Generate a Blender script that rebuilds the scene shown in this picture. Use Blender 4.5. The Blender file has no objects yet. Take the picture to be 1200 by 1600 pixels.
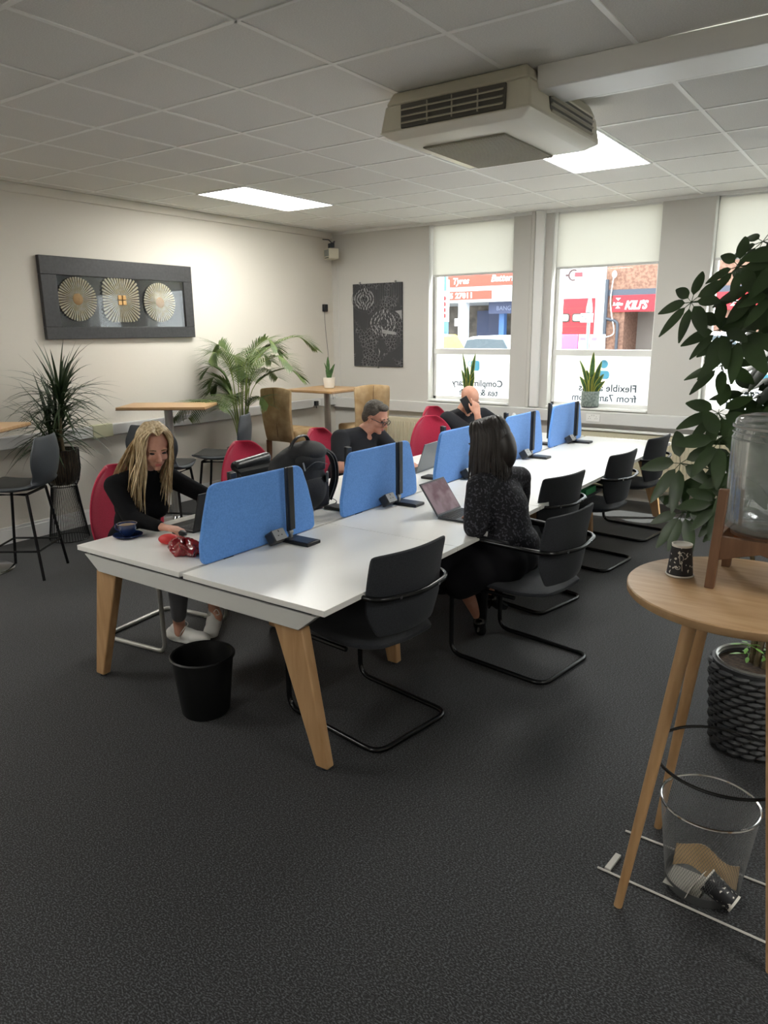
import bpy, bmesh, math, random
from mathutils import Vector, Matrix, Euler
PI = math.pi
C = bpy.context.scene.collection
sc = bpy.context.scene
# ------------------------------------------------------------------ camera
yaw, pitch, roll = math.radians(-35.153), math.radians(14.013), math.radians(-0.5285)
cyw, syw, cpt, spt = math.cos(yaw), math.sin(yaw), math.cos(pitch), math.sin(pitch)
Fv = Vector((syw*cpt, cyw*cpt, -spt)); Rv = Vector((cyw, -syw, 0)); Uv = Rv.cross(Fv)
crl, srl = math.cos(roll), math.sin(roll)
Rv, Uv = Rv*crl + Uv*srl, -Rv*srl + Uv*crl
cd = bpy.data.cameras.new('camera'); cam = bpy.data.objects.new('camera', cd); C.objects.link(cam)
cd.sensor_fit = 'VERTICAL'; cd.sensor_height = 24; cd.lens = 1139.8*24/1600; cd.clip_start = .05; cd.clip_end = 200
cam.matrix_world = Matrix(((Rv.x, Uv.x, -Fv.x, 0), (Rv.y, Uv.y, -Fv.y, 0), (Rv.z, Uv.z, -Fv.z, 1.75), (0, 0, 0, 1)))
sc.camera = cam
# ------------------------------------------------------------------ light and exposure
SKY = 2.2; SUN = 11.0; PANEL = 9.0
w = bpy.data.worlds.new('world'); sc.world = w; w.use_nodes = True
bg = w.node_tree.nodes['Background']; bg.inputs[0].default_value = (.93, .97, 1, 1); bg.inputs[1].default_value = SKY
ld = bpy.data.lights.new('sun', 'SUN'); ld.energy = SUN; ld.angle = math.radians(.6); ld.color = (1, .97, .9)
sun = bpy.data.objects.new('sun', ld); C.objects.link(sun)
sun.rotation_euler = Vector((-.62, -.60, -1.5)).to_track_quat('-Z', 'Y').to_euler(); sun.location = (3, 12, 8)
sc.view_settings.view_transform = 'Standard'; sc.view_settings.look = 'None'
sc.view_settings.exposure = 1.7; sc.view_settings.gamma = 1; sc.view_settings.use_curve_mapping = False
try:
    sc.cycles.use_denoising = True; sc.cycles.max_bounces = 10; sc.cycles.diffuse_bounces = 6
    sc.cycles.transparent_max_bounces = 16; sc.cycles.sample_clamp_indirect = 6.0
    sc.cycles.caustics_reflective = False; sc.cycles.caustics_refractive = False
except Exception: pass
XL, YW, CZ = -6.098, 7.563, 2.9315
WINX = [(-4.66, -3.60), (-3.15, -2.07), (-1.60, -.53), (.10, 1.17)]
for k, (a, b) in enumerate(WINX):       # world light portals in the window openings
    pl = bpy.data.lights.new('window_portal', 'AREA'); pl.shape = 'RECTANGLE'; pl.size = b-a; pl.size_y = 2.0
    pl.cycles.is_portal = True
    po = bpy.data.objects.new('window_portal', pl); C.objects.link(po); po.location = ((a+b)/2, YW+.34, 1.92); po.rotation_euler = (-PI/2, 0, 0)

# ------------------------------------------------------------------ materials
def S(h):
    h = h.lstrip('#'); v = [int(h[i:i+2], 16)/255 for i in (0, 2, 4)]
    return tuple((c/12.92 if c <= .04045 else ((c+.055)/1.055)**2.4) for c in v) + (1,)
MATS = {}
def mat(name, col, rough=.6, metal=0, spec=.5, col2=None, scale=20, det=3, stretch=(1, 1, 1), bump=0, bscale=None, emit=0, coat=0, trans=0, alpha=None, sheen=0, lo=.35, hi=.65):
    if name in MATS: return MATS[name]
    m = bpy.data.materials.new(name); m.use_nodes = True; MATS[name] = m
    n = m.node_tree.nodes; l = m.node_tree.links; p = n['Principled BSDF']
    if isinstance(col, str): col = S(col)
    p.inputs['Base Color'].default_value = col
    p.inputs['Roughness'].default_value = rough; p.inputs['Metallic'].default_value = metal
    p.inputs['Specular IOR Level'].default_value = spec
    if coat: p.inputs['Coat Weight'].default_value = coat; p.inputs['Coat Roughness'].default_value = .08
    if sheen: p.inputs['Sheen Weight'].default_value = sheen; p.inputs['Sheen Roughness'].default_value = .5
    if emit: p.inputs['Emission Color'].default_value = col; p.inputs['Emission Strength'].default_value = emit
    tc = n.new('ShaderNodeTexCoord'); mp = n.new('ShaderNodeMapping'); l.new(tc.outputs['Object'], mp.inputs[0]); mp.inputs['Scale'].default_value = stretch
    if col2 is not None:
        if isinstance(col2, str): col2 = S(col2)
        t = n.new('ShaderNodeTexNoise'); t.inputs['Scale'].default_value = scale; t.inputs['Detail'].default_value = det; l.new(mp.outputs[0], t.inputs['Vector'])
        r = n.new('ShaderNodeValToRGB'); r.color_ramp.elements[0].position = lo; r.color_ramp.elements[1].position = hi
        r.color_ramp.elements[0].color = col; r.color_ramp.elements[1].color = col2
        l.new(t.outputs['Fac'], r.inputs[0]); l.new(r.outputs[0], p.inputs['Base Color'])
    if bump:
        t2 = n.new('ShaderNodeTexNoise'); t2.inputs['Scale'].default_value = bscale or scale; t2.inputs['Detail'].default_value = 2; l.new(mp.outputs[0], t2.inputs['Vector'])
        b = n.new('ShaderNodeBump'); b.inputs['Strength'].default_value = bump; b.inputs['Distance'].default_value = .004
        l.new(t2.outputs['Fac'], b.inputs['Height']); l.new(b.outputs[0], p.inputs['Normal'])
    if trans:
        tr = n.new('ShaderNodeBsdfTranslucent'); tr.inputs[0].default_value = col; mx = n.new('ShaderNodeMixShader'); mx.inputs[0].default_value = trans
        o = n['Material Output']; l.new(p.outputs[0], mx.inputs[1]); l.new(tr.outputs[0], mx.inputs[2]); l.new(mx.outputs[0], o.inputs[0])
        if col2 is not None: l.new(r.outputs[0], tr.inputs[0])
    if alpha is not None:
        tp = n.new('ShaderNodeBsdfTransparent'); mx = n.new('ShaderNodeMixShader'); mx.inputs[0].default_value = alpha
        o = n['Material Output']; l.new(tp.outputs[0], mx.inputs[1]); l.new(p.outputs[0], mx.inputs[2]); l.new(mx.outputs[0], o.inputs[0])
    return m
def glass_mat(name, tint=(1, 1, 1, 1), refl=.5, rough=.02):
    m = bpy.data.materials.new(name); m.use_nodes = True; MATS[name] = m
    n = m.node_tree.nodes; l = m.node_tree.links; n.remove(n['Principled BSDF']); o = n['Material Output']
    tp = n.new('ShaderNodeBsdfTransparent'); tp.inputs[0].default_value = tint
    g = n.new('ShaderNodeBsdfGlossy'); g.inputs['Roughness'].default_value = rough
    f = n.new('ShaderNodeFresnel'); f.inputs[0].default_value = 1.45
    mu = n.new('ShaderNodeMath'); mu.operation = 'MULTIPLY'; mu.inputs[1].default_value = refl; l.new(f.outputs[0], mu.inputs[0])
    mx = n.new('ShaderNodeMixShader'); l.new(mu.outputs[0], mx.inputs[0]); l.new(tp.outputs[0], mx.inputs[1]); l.new(g.outputs[0], mx.inputs[2]); l.new(mx.outputs[0], o.inputs[0])
    return m
M_wall = mat('wall paint', '#dad5cb', .85, bump=.25, bscale=55, spec=.2)
M_wwall = mat('window wall paint', '#c9c7c2', .85, bump=.15, bscale=60, spec=.2)
M_white = mat('white satin paint', '#e6e6e4', .4)
M_trunk = mat('grey white plastic trunking', '#cfcfcd', .45)
M_tile = mat('ceiling tile', '#e6e5e1', .95, col2='#dad9d5', scale=160, det=4, bump=.15, bscale=220, spec=.1)
M_tbar = mat('ceiling grid metal', '#efefec', .4)
M_carpet = mat('carpet', '#030304', .75, col2='#4b4d51', scale=135, det=6, stretch=(1, 1.7, 1), bump=.35, bscale=170, spec=.35, sheen=.12, lo=.47, hi=.64)
M_desk = mat('white desk laminate', '#ebeae6', .28, spec=.5)
M_deskedge = mat('grey desk frame', '#cbcbc8', .45)
M_oak = mat('oak', '#b9966e', .5, col2='#a68057', scale=6, det=6, stretch=(6, 6, .7), lo=.3, hi=.7)
M_oaktop = mat('oak laminate', '#b99a76', .42, col2='#a5845f', scale=5, det=6, stretch=(1.2, 12, 6), lo=.3, hi=.7)
M_bartop = mat('light wood table top', '#c2a077', .4, col2='#b08a5d', scale=6, det=5, stretch=(1, 8, 4), lo=.3, hi=.7)
M_walnut = mat('brown wood', '#7b5a42', .5, col2='#694a35', scale=8, det=5, stretch=(6, 6, .8), lo=.3, hi=.7)
M_blue = mat('blue felt', '#6a9fe8', .95, col2='#5d92dc', scale=130, det=3, bump=.2, bscale=260, spec=.15, sheen=.2)
M_blk = mat('black plastic', '#15171a', .45)
M_blkfab = mat('black chair fabric', '#26282d', .9, col2='#303338', scale=200, bump=.2, bscale=260, spec=.2, sheen=.15)
M_blkmet = mat('black painted steel', '#121315', .25, metal=.2)
M_dgrey = mat('dark grey metal', '#3c3f44', .4, metal=.4)
M_gleather = mat('grey faux leather', '#3b4045', .55, bump=.1, bscale=160)
M_darkseat = mat('dark stool seat fabric', '#2b2b28', .85, bump=.2, bscale=200)
M_red = mat('red chair fabric', '#b52a48', .85, col2='#a3233f', scale=150, bump=.15, bscale=240, spec=.25, sheen=.2)
M_silver = mat('silver painted steel', '#a9a8a3', .35, metal=.6)
M_chrome = mat('chrome', '#c8c8c8', .12, metal=1)
M_tan = mat('tan suede', '#c4a983', .9, col2='#ab8e66', scale=9, det=5, bump=.2, bscale=120, spec=.2)
M_brown = mat('brown wood leg', '#7d5238', .5)
M_glass = glass_mat('window glass', (.97, .99, .98, 1), .6)
M_blind = mat('roller blind fabric', '#e9e8e2', .9, trans=.6, spec=.1)
M_frost = mat('frosted window film', '#f2f5f5', .8, trans=.6, spec=.1)
M_pot = mat('matt black plastic bin', '#050607', .5)
M_skin = mat('skin', '#d3a18a', .55, col2='#c48d76', scale=14, spec=.35)
M_skin2 = mat('tanned skin', '#cd9a84', .55, col2='#be8772', scale=14, spec=.35)
M_lips = mat('lips', '#a5564f', .45)
M_eye = mat('eye dark', '#2a211c', .3)
M_blond = mat('blonde hair', '#dac6a2', .5, col2='#9f8763', scale=26, det=4, stretch=(3, 3, .5), lo=.35, hi=.62, spec=.4)
M_dhair = mat('dark hair', '#1d1816', .45, col2='#2b2421', scale=30, stretch=(3, 3, .5), spec=.5)
M_ghair = mat('grey brown hair', '#57514a', .7, col2='#3b352f', scale=90, det=3, bump=.4, bscale=150)
M_top = mat('black knitted top', '#0e0e11', .9, bump=.2, bscale=180, spec=.2)
M_tee = mat('charcoal t-shirt', '#27282c', .9, bump=.1, bscale=30, spec=.2)
M_blouse = mat('dark patterned blouse', '#1a1a1f', .8, col2='#45454d', scale=75, det=1, spec=.3, lo=.55, hi=.62)
M_skirt = mat('black skirt', '#131317', .85, spec=.2)
M_legging = mat('grey leggings', '#6c6d72', .8, spec=.2)
M_shoe = mat('white trainers', '#dad9d5', .6, bump=.1, bscale=80)
M_boot = mat('black glossy shoe', '#0c0c0d', .2)
M_leafd = mat('dark green leaf', '#24331f', .45, col2='#38492d', scale=9, trans=.2)
M_leafp = mat('palm leaf', '#465c30', .5, col2='#66783f', scale=7, trans=.25)
M_leafs = mat('umbrella tree leaf', '#2b3c22', .35, col2='#3a502c', scale=6, trans=.12)
M_snake = mat('snake plant leaf', '#33502f', .45, col2='#50703f', scale=24, det=3, trans=.15)
M_snakey = mat('yellow leaf margin', '#b5b552', .5, trans=.3)
M_stem = mat('plant stem', '#6c6048', .8, col2='#55492f', scale=30)
M_soil = mat('soil', '#2a211b', 1, col2='#4b3d31', scale=60, bump=1, bscale=70)
M_bronze = mat('bronze metal', '#54473c', .28, metal=.85)
M_wpot = mat('white ceramic', '#e2dfd8', .4)
M_ppot = mat('speckled grey pot', '#6f7d78', .6, col2='#8f9a94', scale=45, lo=.45, hi=.55)
M_wicker = mat('dark grey woven plastic', '#3b3c3e', .6, col2='#2e2f31', scale=30)
M_beige = mat('beige plastic', '#c5c0ae', .45)
M_beiged = mat('dark beige plastic', '#a9a391', .5)
M_vent = mat('dark vent slot', '#4e4c45', .6)
M_grille = mat('grille mesh', '#7d7a6e', .6)
M_navy = mat('navy glazed ceramic', '#1b2c55', .2, coat=.6)
M_coffee = mat('milky coffee', '#a08a70', .3)
M_redbag = mat('shiny red plastic bag', '#7e0d18', .2, bump=.9, bscale=22, coat=.4)
M_redb = mat('red rubber', '#c62a2c', .5)
M_bpack = mat('black nylon', '#17181b', .7, bump=.2, bscale=90)
M_bleather = mat('black leather', '#1b1c1d', .35, bump=.15, bscale=60)
M_lapgrey = mat('grey aluminium', '#6f7274', .4, metal=.5)
M_text = mat('white sign paint', '#f2f2f2', .5)

def jar_mat(name, milk):
    m = glass_mat(name, (.985, .99, .99, 1), .55, .05); n = m.node_tree.nodes; l = m.node_tree.links; o = n['Material Output']; src = o.inputs[0].links[0].from_socket
    d = n.new('ShaderNodeBsdfDiffuse'); d.inputs[0].default_value = (.75, .78, .78, 1); t = n.new('ShaderNodeBsdfTranslucent'); t.inputs[0].default_value = (.8, .83, .83, 1)
    a = n.new('ShaderNodeMixShader'); a.inputs[0].default_value = .6; l.new(d.outputs[0], a.inputs[1]); l.new(t.outputs[0], a.inputs[2])
    ns = n.new('ShaderNodeTexNoise'); ns.inputs['Scale'].default_value = 14; ns.inputs['Detail'].default_value = 5; mr = n.new('ShaderNodeMapRange'); mr.inputs['From Min'].default_value = .35; mr.inputs['From Max'].default_value = .75
    mr.inputs['To Min'].default_value = milk*.5; mr.inputs['To Max'].default_value = milk*1.6; l.new(ns.outputs['Fac'], mr.inputs['Value'])
    x = n.new('ShaderNodeMixShader'); l.new(mr.outputs[0], x.inputs[0]); l.new(src, x.inputs[1]); l.new(a.outputs[0], x.inputs[2]); l.new(x.outputs[0], o.inputs[0]); return m
# ------------------------------------------------------------------ geometry helpers
def V(*a): return Vector(a)
class B:
    def __init__(s, off=(0, 0, 0)): s.v = []; s.f = []; s.o = Vector(off); s.mi = []; s.cm = 0
    def add(s, vs, fs):
        k = len(s.v); s.v += [Vector(p)-s.o for p in vs]
        for f in fs: s.f.append([i+k for i in f]); s.mi.append(s.cm)
    def box(s, c, d, rot=None):
        c = Vector(c); R = rot if rot is not None else Matrix.Identity(3)
        vs = [c + R @ Vector((x*d[0]/2, y*d[1]/2, z*d[2]/2)) for x in (-1, 1) for y in (-1, 1) for z in (-1, 1)]
        s.add(vs, [(0, 1, 3, 2), (4, 6, 7, 5), (0, 4, 5, 1), (2, 3, 7, 6), (0, 2, 6, 4), (1, 5, 7, 3)]); return s
    def bb(s, x0, x1, y0, y1, z0, z1): return s.box(((x0+x1)/2, (y0+y1)/2, (z0+z1)/2), (abs(x1-x0), abs(y1-y0), abs(z1-z0)))
    def frustum(s, c0, d0, c1, d1, rot=None):    # rectangular beam from c0 (size d0 in its x,y) to c1
        R = rot if rot is not None else Matrix.Identity(3); vs = []
        for c, d in ((Vector(c0), d0), (Vector(c1), d1)):
            for x, y in ((-1, -1), (1, -1), (1, 1), (-1, 1)): vs.append(c + R @ Vector((x*d[0]/2, y*d[1]/2, 0)))
        s.add(vs, [(3, 2, 1, 0), (4, 5, 6, 7)] + [(i, (i+1) % 4, (i+1) % 4+4, i+4) for i in range(4)]); return s
    def tube(s, path, r, n=10, closed=False, flat=1.0):
        path = [Vector(p) for p in path]; m = len(path)
        if not isinstance(r, (list, tuple)): r = [r]*m
        T = []
        for i in range(m):
            a = path[i-1] if (i > 0 or closed) else path[i]; b = path[(i+1) % m] if (i < m-1 or closed) else path[i]
            t = (b-a); T.append(t.normalized() if t.length > 1e-9 else Vector((0, 0, 1)))
        up = Vector((0, 0, 1)) if abs(T[0].z) < .9 else Vector((1, 0, 0))
        u = T[0].cross(up).normalized(); vs = []
        for i in range(m):
            u = (u - T[i]*u.dot(T[i])); u = u.normalized() if u.length > 1e-6 else T[i].orthogonal().normalized(); v = T[i].cross(u)
            for k in range(n):
                a = 2*PI*k/n; vs.append(path[i] + (u*math.cos(a) + v*math.sin(a)*flat)*r[i])
        fs = []
        for i in range(m if closed else m-1):
            j = (i+1) % m
            for k in range(n): fs.append((i*n+k, i*n+(k+1) % n, j*n+(k+1) % n, j*n+k))
        if not closed: fs.append(tuple(range(n-1, -1, -1))); fs.append(tuple((m-1)*n+k for k in range(n)))
        s.add(vs, fs); return s
    def lathe(s, prof, c=(0, 0, 0), n=32, M=None, sx=1, sy=1, caps=False):
        c = Vector(c); vs = []
        for r, z in prof:
            for k in range(n):
                a = 2*PI*k/n; p = Vector((r*math.cos(a)*sx, r*math.sin(a)*sy, z)); vs.append(c + (M @ p if M is not None else p))
        fs = []; m = len(prof)
        for i in range(m-1):
            for k in range(n): fs.append((i*n+k, i*n+(k+1) % n, (i+1)*n+(k+1) % n, (i+1)*n+k))
        if caps and prof[0][0] > 1e-6: fs.append(tuple(range(n-1, -1, -1)))
        if caps and prof[-1][0] > 1e-6: fs.append(tuple((m-1)*n+k for k in range(n)))
        s.add(vs, fs); return s
    def prism(s, poly, o, ux, uy, t):            # outline poly (a,b) on plane o + a ux + b uy, thickness vector t (centred)
        o, ux, uy, t = Vector(o), Vector(ux), Vector(uy), Vector(t); n = len(poly)
        vs = [o+ux*a+uy*b-t/2 for a, b in poly]+[o+ux*a+uy*b+t/2 for a, b in poly]
        s.add(vs, [tuple(range(n-1, -1, -1)), tuple(range(n, 2*n))]+[(i, (i+1) % n, (i+1) % n+n, i+n) for i in range(n)]); return s
    def ell(s, c, r, R=None, n=20, m=12):
        c = Vector(c); vs = [c + (R @ Vector((0, 0, -r[2])) if R is not None else Vector((0, 0, -r[2])))]
        for i in range(1, m):
            ph = -PI/2+PI*i/m
            for k in range(n):
                a = 2*PI*k/n; p = Vector((r[0]*math.cos(ph)*math.cos(a), r[1]*math.cos(ph)*math.sin(a), r[2]*math.sin(ph)))
                vs.append(c + (R @ p if R is not None else p))
        vs.append(c + (R @ Vector((0, 0, r[2])) if R is not None else Vector((0, 0, r[2]))))
        fs = [(0, 1+(k+1) % n, 1+k) for k in range(n)]
        for i in range(m-2):
            for k in range(n): fs.append((1+i*n+k, 1+i*n+(k+1) % n, 1+(i+1)*n+(k+1) % n, 1+(i+1)*n+k))
        L = len(vs)-1; b = 1+(m-2)*n
        fs += [(b+k, b+(k+1) % n, L) for k in range(n)]; s.add(vs, fs); return s
    def cap(s, p0, p1, r0, r1, n=14):            # tapered limb with round ends
        p0, p1 = Vector(p0), Vector(p1); d = p1-p0; L = max(d.length, 1e-5); d.normalize(); pts = []; rs = []
        for i in range(5): a = PI/2*i/4.5; pts.append(p0-d*r0*math.cos(a)); rs.append(max(r0*math.sin(a), r0*.05))
        pts.append(p0); rs.append(r0); pts.append(p1); rs.append(r1)
        for i in range(4, -1, -1): a = PI/2*i/4.5; pts.append(p1+d*r1*math.cos(a)); rs.append(max(r1*math.sin(a), r1*.05))
        s.tube(pts, rs, n); return s
    def surf(s, fn, nu, nv, t):                  # closed slab of thickness t about the surface fn(u,v)
        g = [[Vector(fn(i/nu, j/nv)) for j in range(nv+1)] for i in range(nu+1)]; vs = []; 
        def N(i, j):
            a = g[min(i+1, nu)][j]-g[max(i-1, 0)][j]; b = g[i][min(j+1, nv)]-g[i][max(j-1, 0)]; q = a.cross(b)
            return q.normalized() if q.length > 1e-9 else Vector((0, 0, 1))
        for sg in (-.5, .5):
            for i in range(nu+1):
                for j in range(nv+1):
                    tt = t(i/nu, j/nv) if callable(t) else t
                    vs.append(g[i][j]+N(i, j)*tt*sg)
        K = (nu+1)*(nv+1); q = lambda i, j: i*(nv+1)+j; fs = []
        for i in range(nu):
            for j in range(nv):
                fs.append((q(i, j), q(i, j+1), q(i+1, j+1), q(i+1, j))); fs.append((K+q(i, j), K+q(i+1, j), K+q(i+1, j+1), K+q(i, j+1)))
        for i in range(nu):
            fs.append((q(i, 0), q(i+1, 0), K+q(i+1, 0), K+q(i, 0))); fs.append((q(i+1, nv), q(i, nv), K+q(i, nv), K+q(i+1, nv)))
        for j in range(nv):
            fs.append((q(0, j+1), q(0, j), K+q(0, j), K+q(0, j+1))); fs.append((q(nu, j), q(nu, j+1), K+q(nu, j+1), K+q(nu, j)))
        s.add(vs, fs); return s
    def strip(s, pts, wid, side, fold=0):        # leaf: ribbon along pts with half widths wid, folded along the midrib
        pts = [Vector(p) for p in pts]; vs = []; n = len(pts)
        for i, p in enumerate(pts):
            t = (pts[min(i+1, n-1)]-pts[max(i-1, 0)]).normalized(); sd = Vector(side); sd = (sd-t*sd.dot(t)); sd = sd.normalized() if sd.length > 1e-6 else t.orthogonal().normalized()
            nn = t.cross(sd); vs += [p-sd*wid[i]+nn*wid[i]*fold, p, p+sd*wid[i]+nn*wid[i]*fold]
        fs = []
        for i in range(n-1):
            a = i*3; fs += [(a, a+1, a+4, a+3), (a+1, a+2, a+5, a+4)]
        s.add(vs, fs); return s
def sm(pts, k=6, closed=False):                  # smooth curve through points
    P_ = [Vector(p) for p in pts]; n = len(P_); out = []
    for i in range(n if closed else n-1):
        p0 = P_[(i-1) % n] if (closed or i > 0) else P_[i]; p1 = P_[i]; p2 = P_[(i+1) % n]; p3 = P_[(i+2) % n] if (closed or i < n-2) else p2
        for j in range(k):
            t = j/k; out.append(.5*((2*p1)+(p2-p0)*t+(2*p0-5*p1+4*p2-p3)*t*t+(3*p1-p0-3*p2+p3)*t**3))
    if not closed: out.append(P_[-1])
    return out
def rnd(pts, r=.05, k=5, closed=False):          # polyline with rounded corners
    P_ = [Vector(p) for p in pts]; n = len(P_); out = []
    for i in range(n):
        if not closed and i in (0, n-1): out.append(P_[i]); continue
        a, b, c = P_[i-1], P_[i], P_[(i+1) % n]; d1 = (a-b); d2 = (c-b); rr = min(r, d1.length*.48, d2.length*.48); q0 = b+d1.normalized()*rr; q1 = b+d2.normalized()*rr
        for j in range(k+1): t = j/k; out.append(q0*(1-t)**2+b*2*t*(1-t)+q1*t*t)
    return out
def rpoly(w, h, r, k=5, cx=0, cy=0):
    pts = [(-w/2, -h/2), (w/2, -h/2), (w/2, h/2), (-w/2, h/2)]
    return [(p.x+cx, p.y+cy) for p in rnd([(a, b, 0) for a, b in pts], r, k, True)]
def RZ(a): return Matrix.Rotation(a, 3, 'Z')
def RX(a): return Matrix.Rotation(a, 3, 'X')
def RY(a): return Matrix.Rotation(a, 3, 'Y')
def mesh_of(b, m, ang=40):
    me = bpy.data.meshes.new('mesh'); me.from_pydata([tuple(v) for v in b.v], [], b.f); 
    for q in (m if isinstance(m, (list, tuple)) else [m]): me.materials.append(q)
    if isinstance(m, (list, tuple)): me.polygons.foreach_set('material_index', b.mi)
    me.polygons.foreach_set('use_smooth', [True]*len(me.polygons))
    bm = bmesh.new(); bm.from_mesh(me); bmesh.ops.recalc_face_normals(bm, faces=bm.faces); bm.to_mesh(me); bm.free()
    try: me.set_sharp_from_angle(angle=math.radians(ang))
    except Exception: pass
    me.update(); return me
def obj(name, b, m, parent=None, bevel=0, sub=0, label=None, ang=40):
    me = mesh_of(b, m, ang); me.name = name; o = bpy.data.objects.new(name, me); C.objects.link(o)
    if parent is not None: o.parent = parent
    else: o.location = b.o
    if bevel:
        q = o.modifiers.new('bevel', 'BEVEL'); q.width = bevel; q.segments = 2; q.limit_method = 'ANGLE'; q.angle_limit = math.radians(40)
    if sub: q = o.modifiers.new('sub', 'SUBSURF'); q.levels = sub; q.render_levels = sub
    if label: o['label'] = label
    return o
def thing(name, label, cat, loc=(0, 0, 0), rz=0, group=None):
    o = bpy.data.objects.new(name, None); o.empty_display_size = .1; C.objects.link(o); o.location = loc; o.rotation_euler = (0, 0, rz)
    o['label'] = label; o['category'] = cat
    if group: o['group'] = group
    return o
def tag(o, label, cat, group=None):
    o['label'] = label; o['category'] = cat
    if group: o['group'] = group
    return o
def struct(name, b, m, bevel=0, parent=None):
    o = obj(name, b, m, parent, bevel)
    if parent is None: o['kind'] = 'structure'
    return o
def dup(root, loc, rz=None, label=None, group=None, swap=None):
    def cp(o, par):
        c = o.copy(); C.objects.link(c); c.parent = par
        if swap and c.type == 'MESH' and o.data.materials and o.data.materials[0] in swap:
            c.data = o.data.copy(); c.data.materials[0] = swap[o.data.materials[0]]
        for ch in kids.get(o, []): cp(ch, c)
        return c
    kids = {}
    for o in C.objects:
        if o.parent: kids.setdefault(o.parent, []).append(o)
    r = cp(root, None); r.location = loc
    if rz is not None: r.rotation_euler = (0, 0, rz)
    if label: r['label'] = label
    if group: r['group'] = group
    return r
def baked(o):                                     # apply an object's modifiers to its mesh
    dg = bpy.context.evaluated_depsgraph_get(); me = bpy.data.meshes.new_from_object(o.evaluated_get(dg)); o.modifiers.clear(); o.data = me; return o
def blend(name, b, m, parent, voxel=.008, smooth=6, label=None):   # fuse overlapping shapes into one continuous skin
    o = obj(name, b, m, parent, label=label); q = o.modifiers.new('r', 'REMESH'); q.mode = 'VOXEL'; q.voxel_size = voxel; q.use_smooth_shade = True
    s_ = o.modifiers.new('s', 'SMOOTH'); s_.factor = .5; s_.iterations = smooth
    return baked(o)
def text(name, body, size, loc, rot, m, parent=None, mirror=False, depth=.004, bold=0, shear=0, sx=1, align='LEFT', label=None):
    cu = bpy.data.curves.new('t', 'FONT'); cu.body = body; cu.size = size; cu.extrude = depth; cu.offset = bold; cu.shear = shear; cu.align_x = align; cu.resolution_u = 3
    o = bpy.data.objects.new('t', cu); C.objects.link(o); bpy.context.view_layer.update()
    me = bpy.data.meshes.new_from_object(o.evaluated_get(bpy.context.evaluated_depsgraph_get())); bpy.data.objects.remove(o)
    me.materials.clear(); me.materials.append(m)
    me.transform(Matrix.Diagonal((-sx if mirror else sx, 1, 1, 1)))
    o = bpy.data.objects.new(name, me); C.objects.link(o); o.location = loc; o.rotation_euler = rot
    if parent is not None: o.parent = parent
    if label: o['label'] = label
    return o

# ------------------------------------------------------------------ the room
XR, YB = 2.6, -3.2
struct('floor', B().bb(XL-.2, XR+.2, YB-.2, YW+.35, -.1, 0), M_carpet)
struct('wall_left', B().bb(XL-.15, XL, YB, YW+.35, 0, CZ+.1), M_wall)
struct('wall_right', B().bb(XR, XR+.15, YB, YW+.35, 0, CZ+.1), M_wall)
struct('wall_back', B().bb(XL-.1, XR+.1, YB-.15, YB, 0, CZ+.1), M_wall)
b = B(); SILL = .915; TD = .35
xs = [XL]+[q for w_ in WINX for q in w_]+[XR]
for i in range(0, len(xs), 2): b.bb(xs[i], xs[i+1], YW, YW+TD, SILL, CZ+.1)
b.bb(XL, XR, YW, YW+TD, 0, SILL)
struct('wall_window', b, M_wwall)
b = B()   # suspended ceiling slab and its exposed grid
struct('ceiling', b.bb(XL, XR, YB, YW+.3, CZ, CZ+.06), M_tile)
gx = [.6*a-3.5215 for a in range(-4, 11)]; gy = [.6*q+2.321 for q in range(-9, 9)]
b = B()
for x in gx:
    if XL+.02 < x < XR: b.bb(x-.012, x+.012, YB, YW, CZ-.004, CZ)
for y in gy:
    if YB < y < YW-.02: b.bb(XL, XR, y-.012, y+.012, CZ-.0043, CZ)
struct('ceiling_grid', b, M_tbar)
b = B().bb(XL, XL+.03, YB, YW, CZ-.075, CZ); struct('trim_1', b, M_wall, .008)
b = B().bb(XL, XR, YW-.02, YW, CZ-.03, CZ); struct('trim_2', b, M_white)
b = B().bb(XL, XL+.018, YB, YW, 0, .12).bb(XL, XL+.012, YB, YW, .12, .145); struct('baseboard_left', b, M_white, .003)
b = B().bb(XL, XR, YW-.018, YW, 0, .12); struct('baseboard_window', b, M_wwall, .004)
# dado trunking with joint covers
b = B().bb(XL, XL+.055, YB, 3.95, .808, .912).bb(XL, XL+.055, 4.14, YW, .808, .912); struct('trim_3', b, M_trunk, .006)
b = B().bb(XL, XR, YW-.06, YW, .775, .905); struct('trim_4', b, M_trunk, .008)
struct('trim_5', B().bb(XL, XL+.062, 3.94, 4.15, .80, .92), mat('aged plastic', '#bdbd9f', .5), .004)
struct('trim_6', B().bb(-3.335, -3.235, YW-.05, YW, .915, CZ), M_white, .01)     # boxed pipe between the windows
struct('trim_7', B().bb(-3.39, -3.345, YW-.03, YW, .905, CZ), M_wwall, .01)
# dropped boxing from the air conditioner across the room
b = B().bb(-1.575, XR, 3.50, 3.76, CZ-.105, CZ); struct('trim_8', b, M_white, .006)
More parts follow.
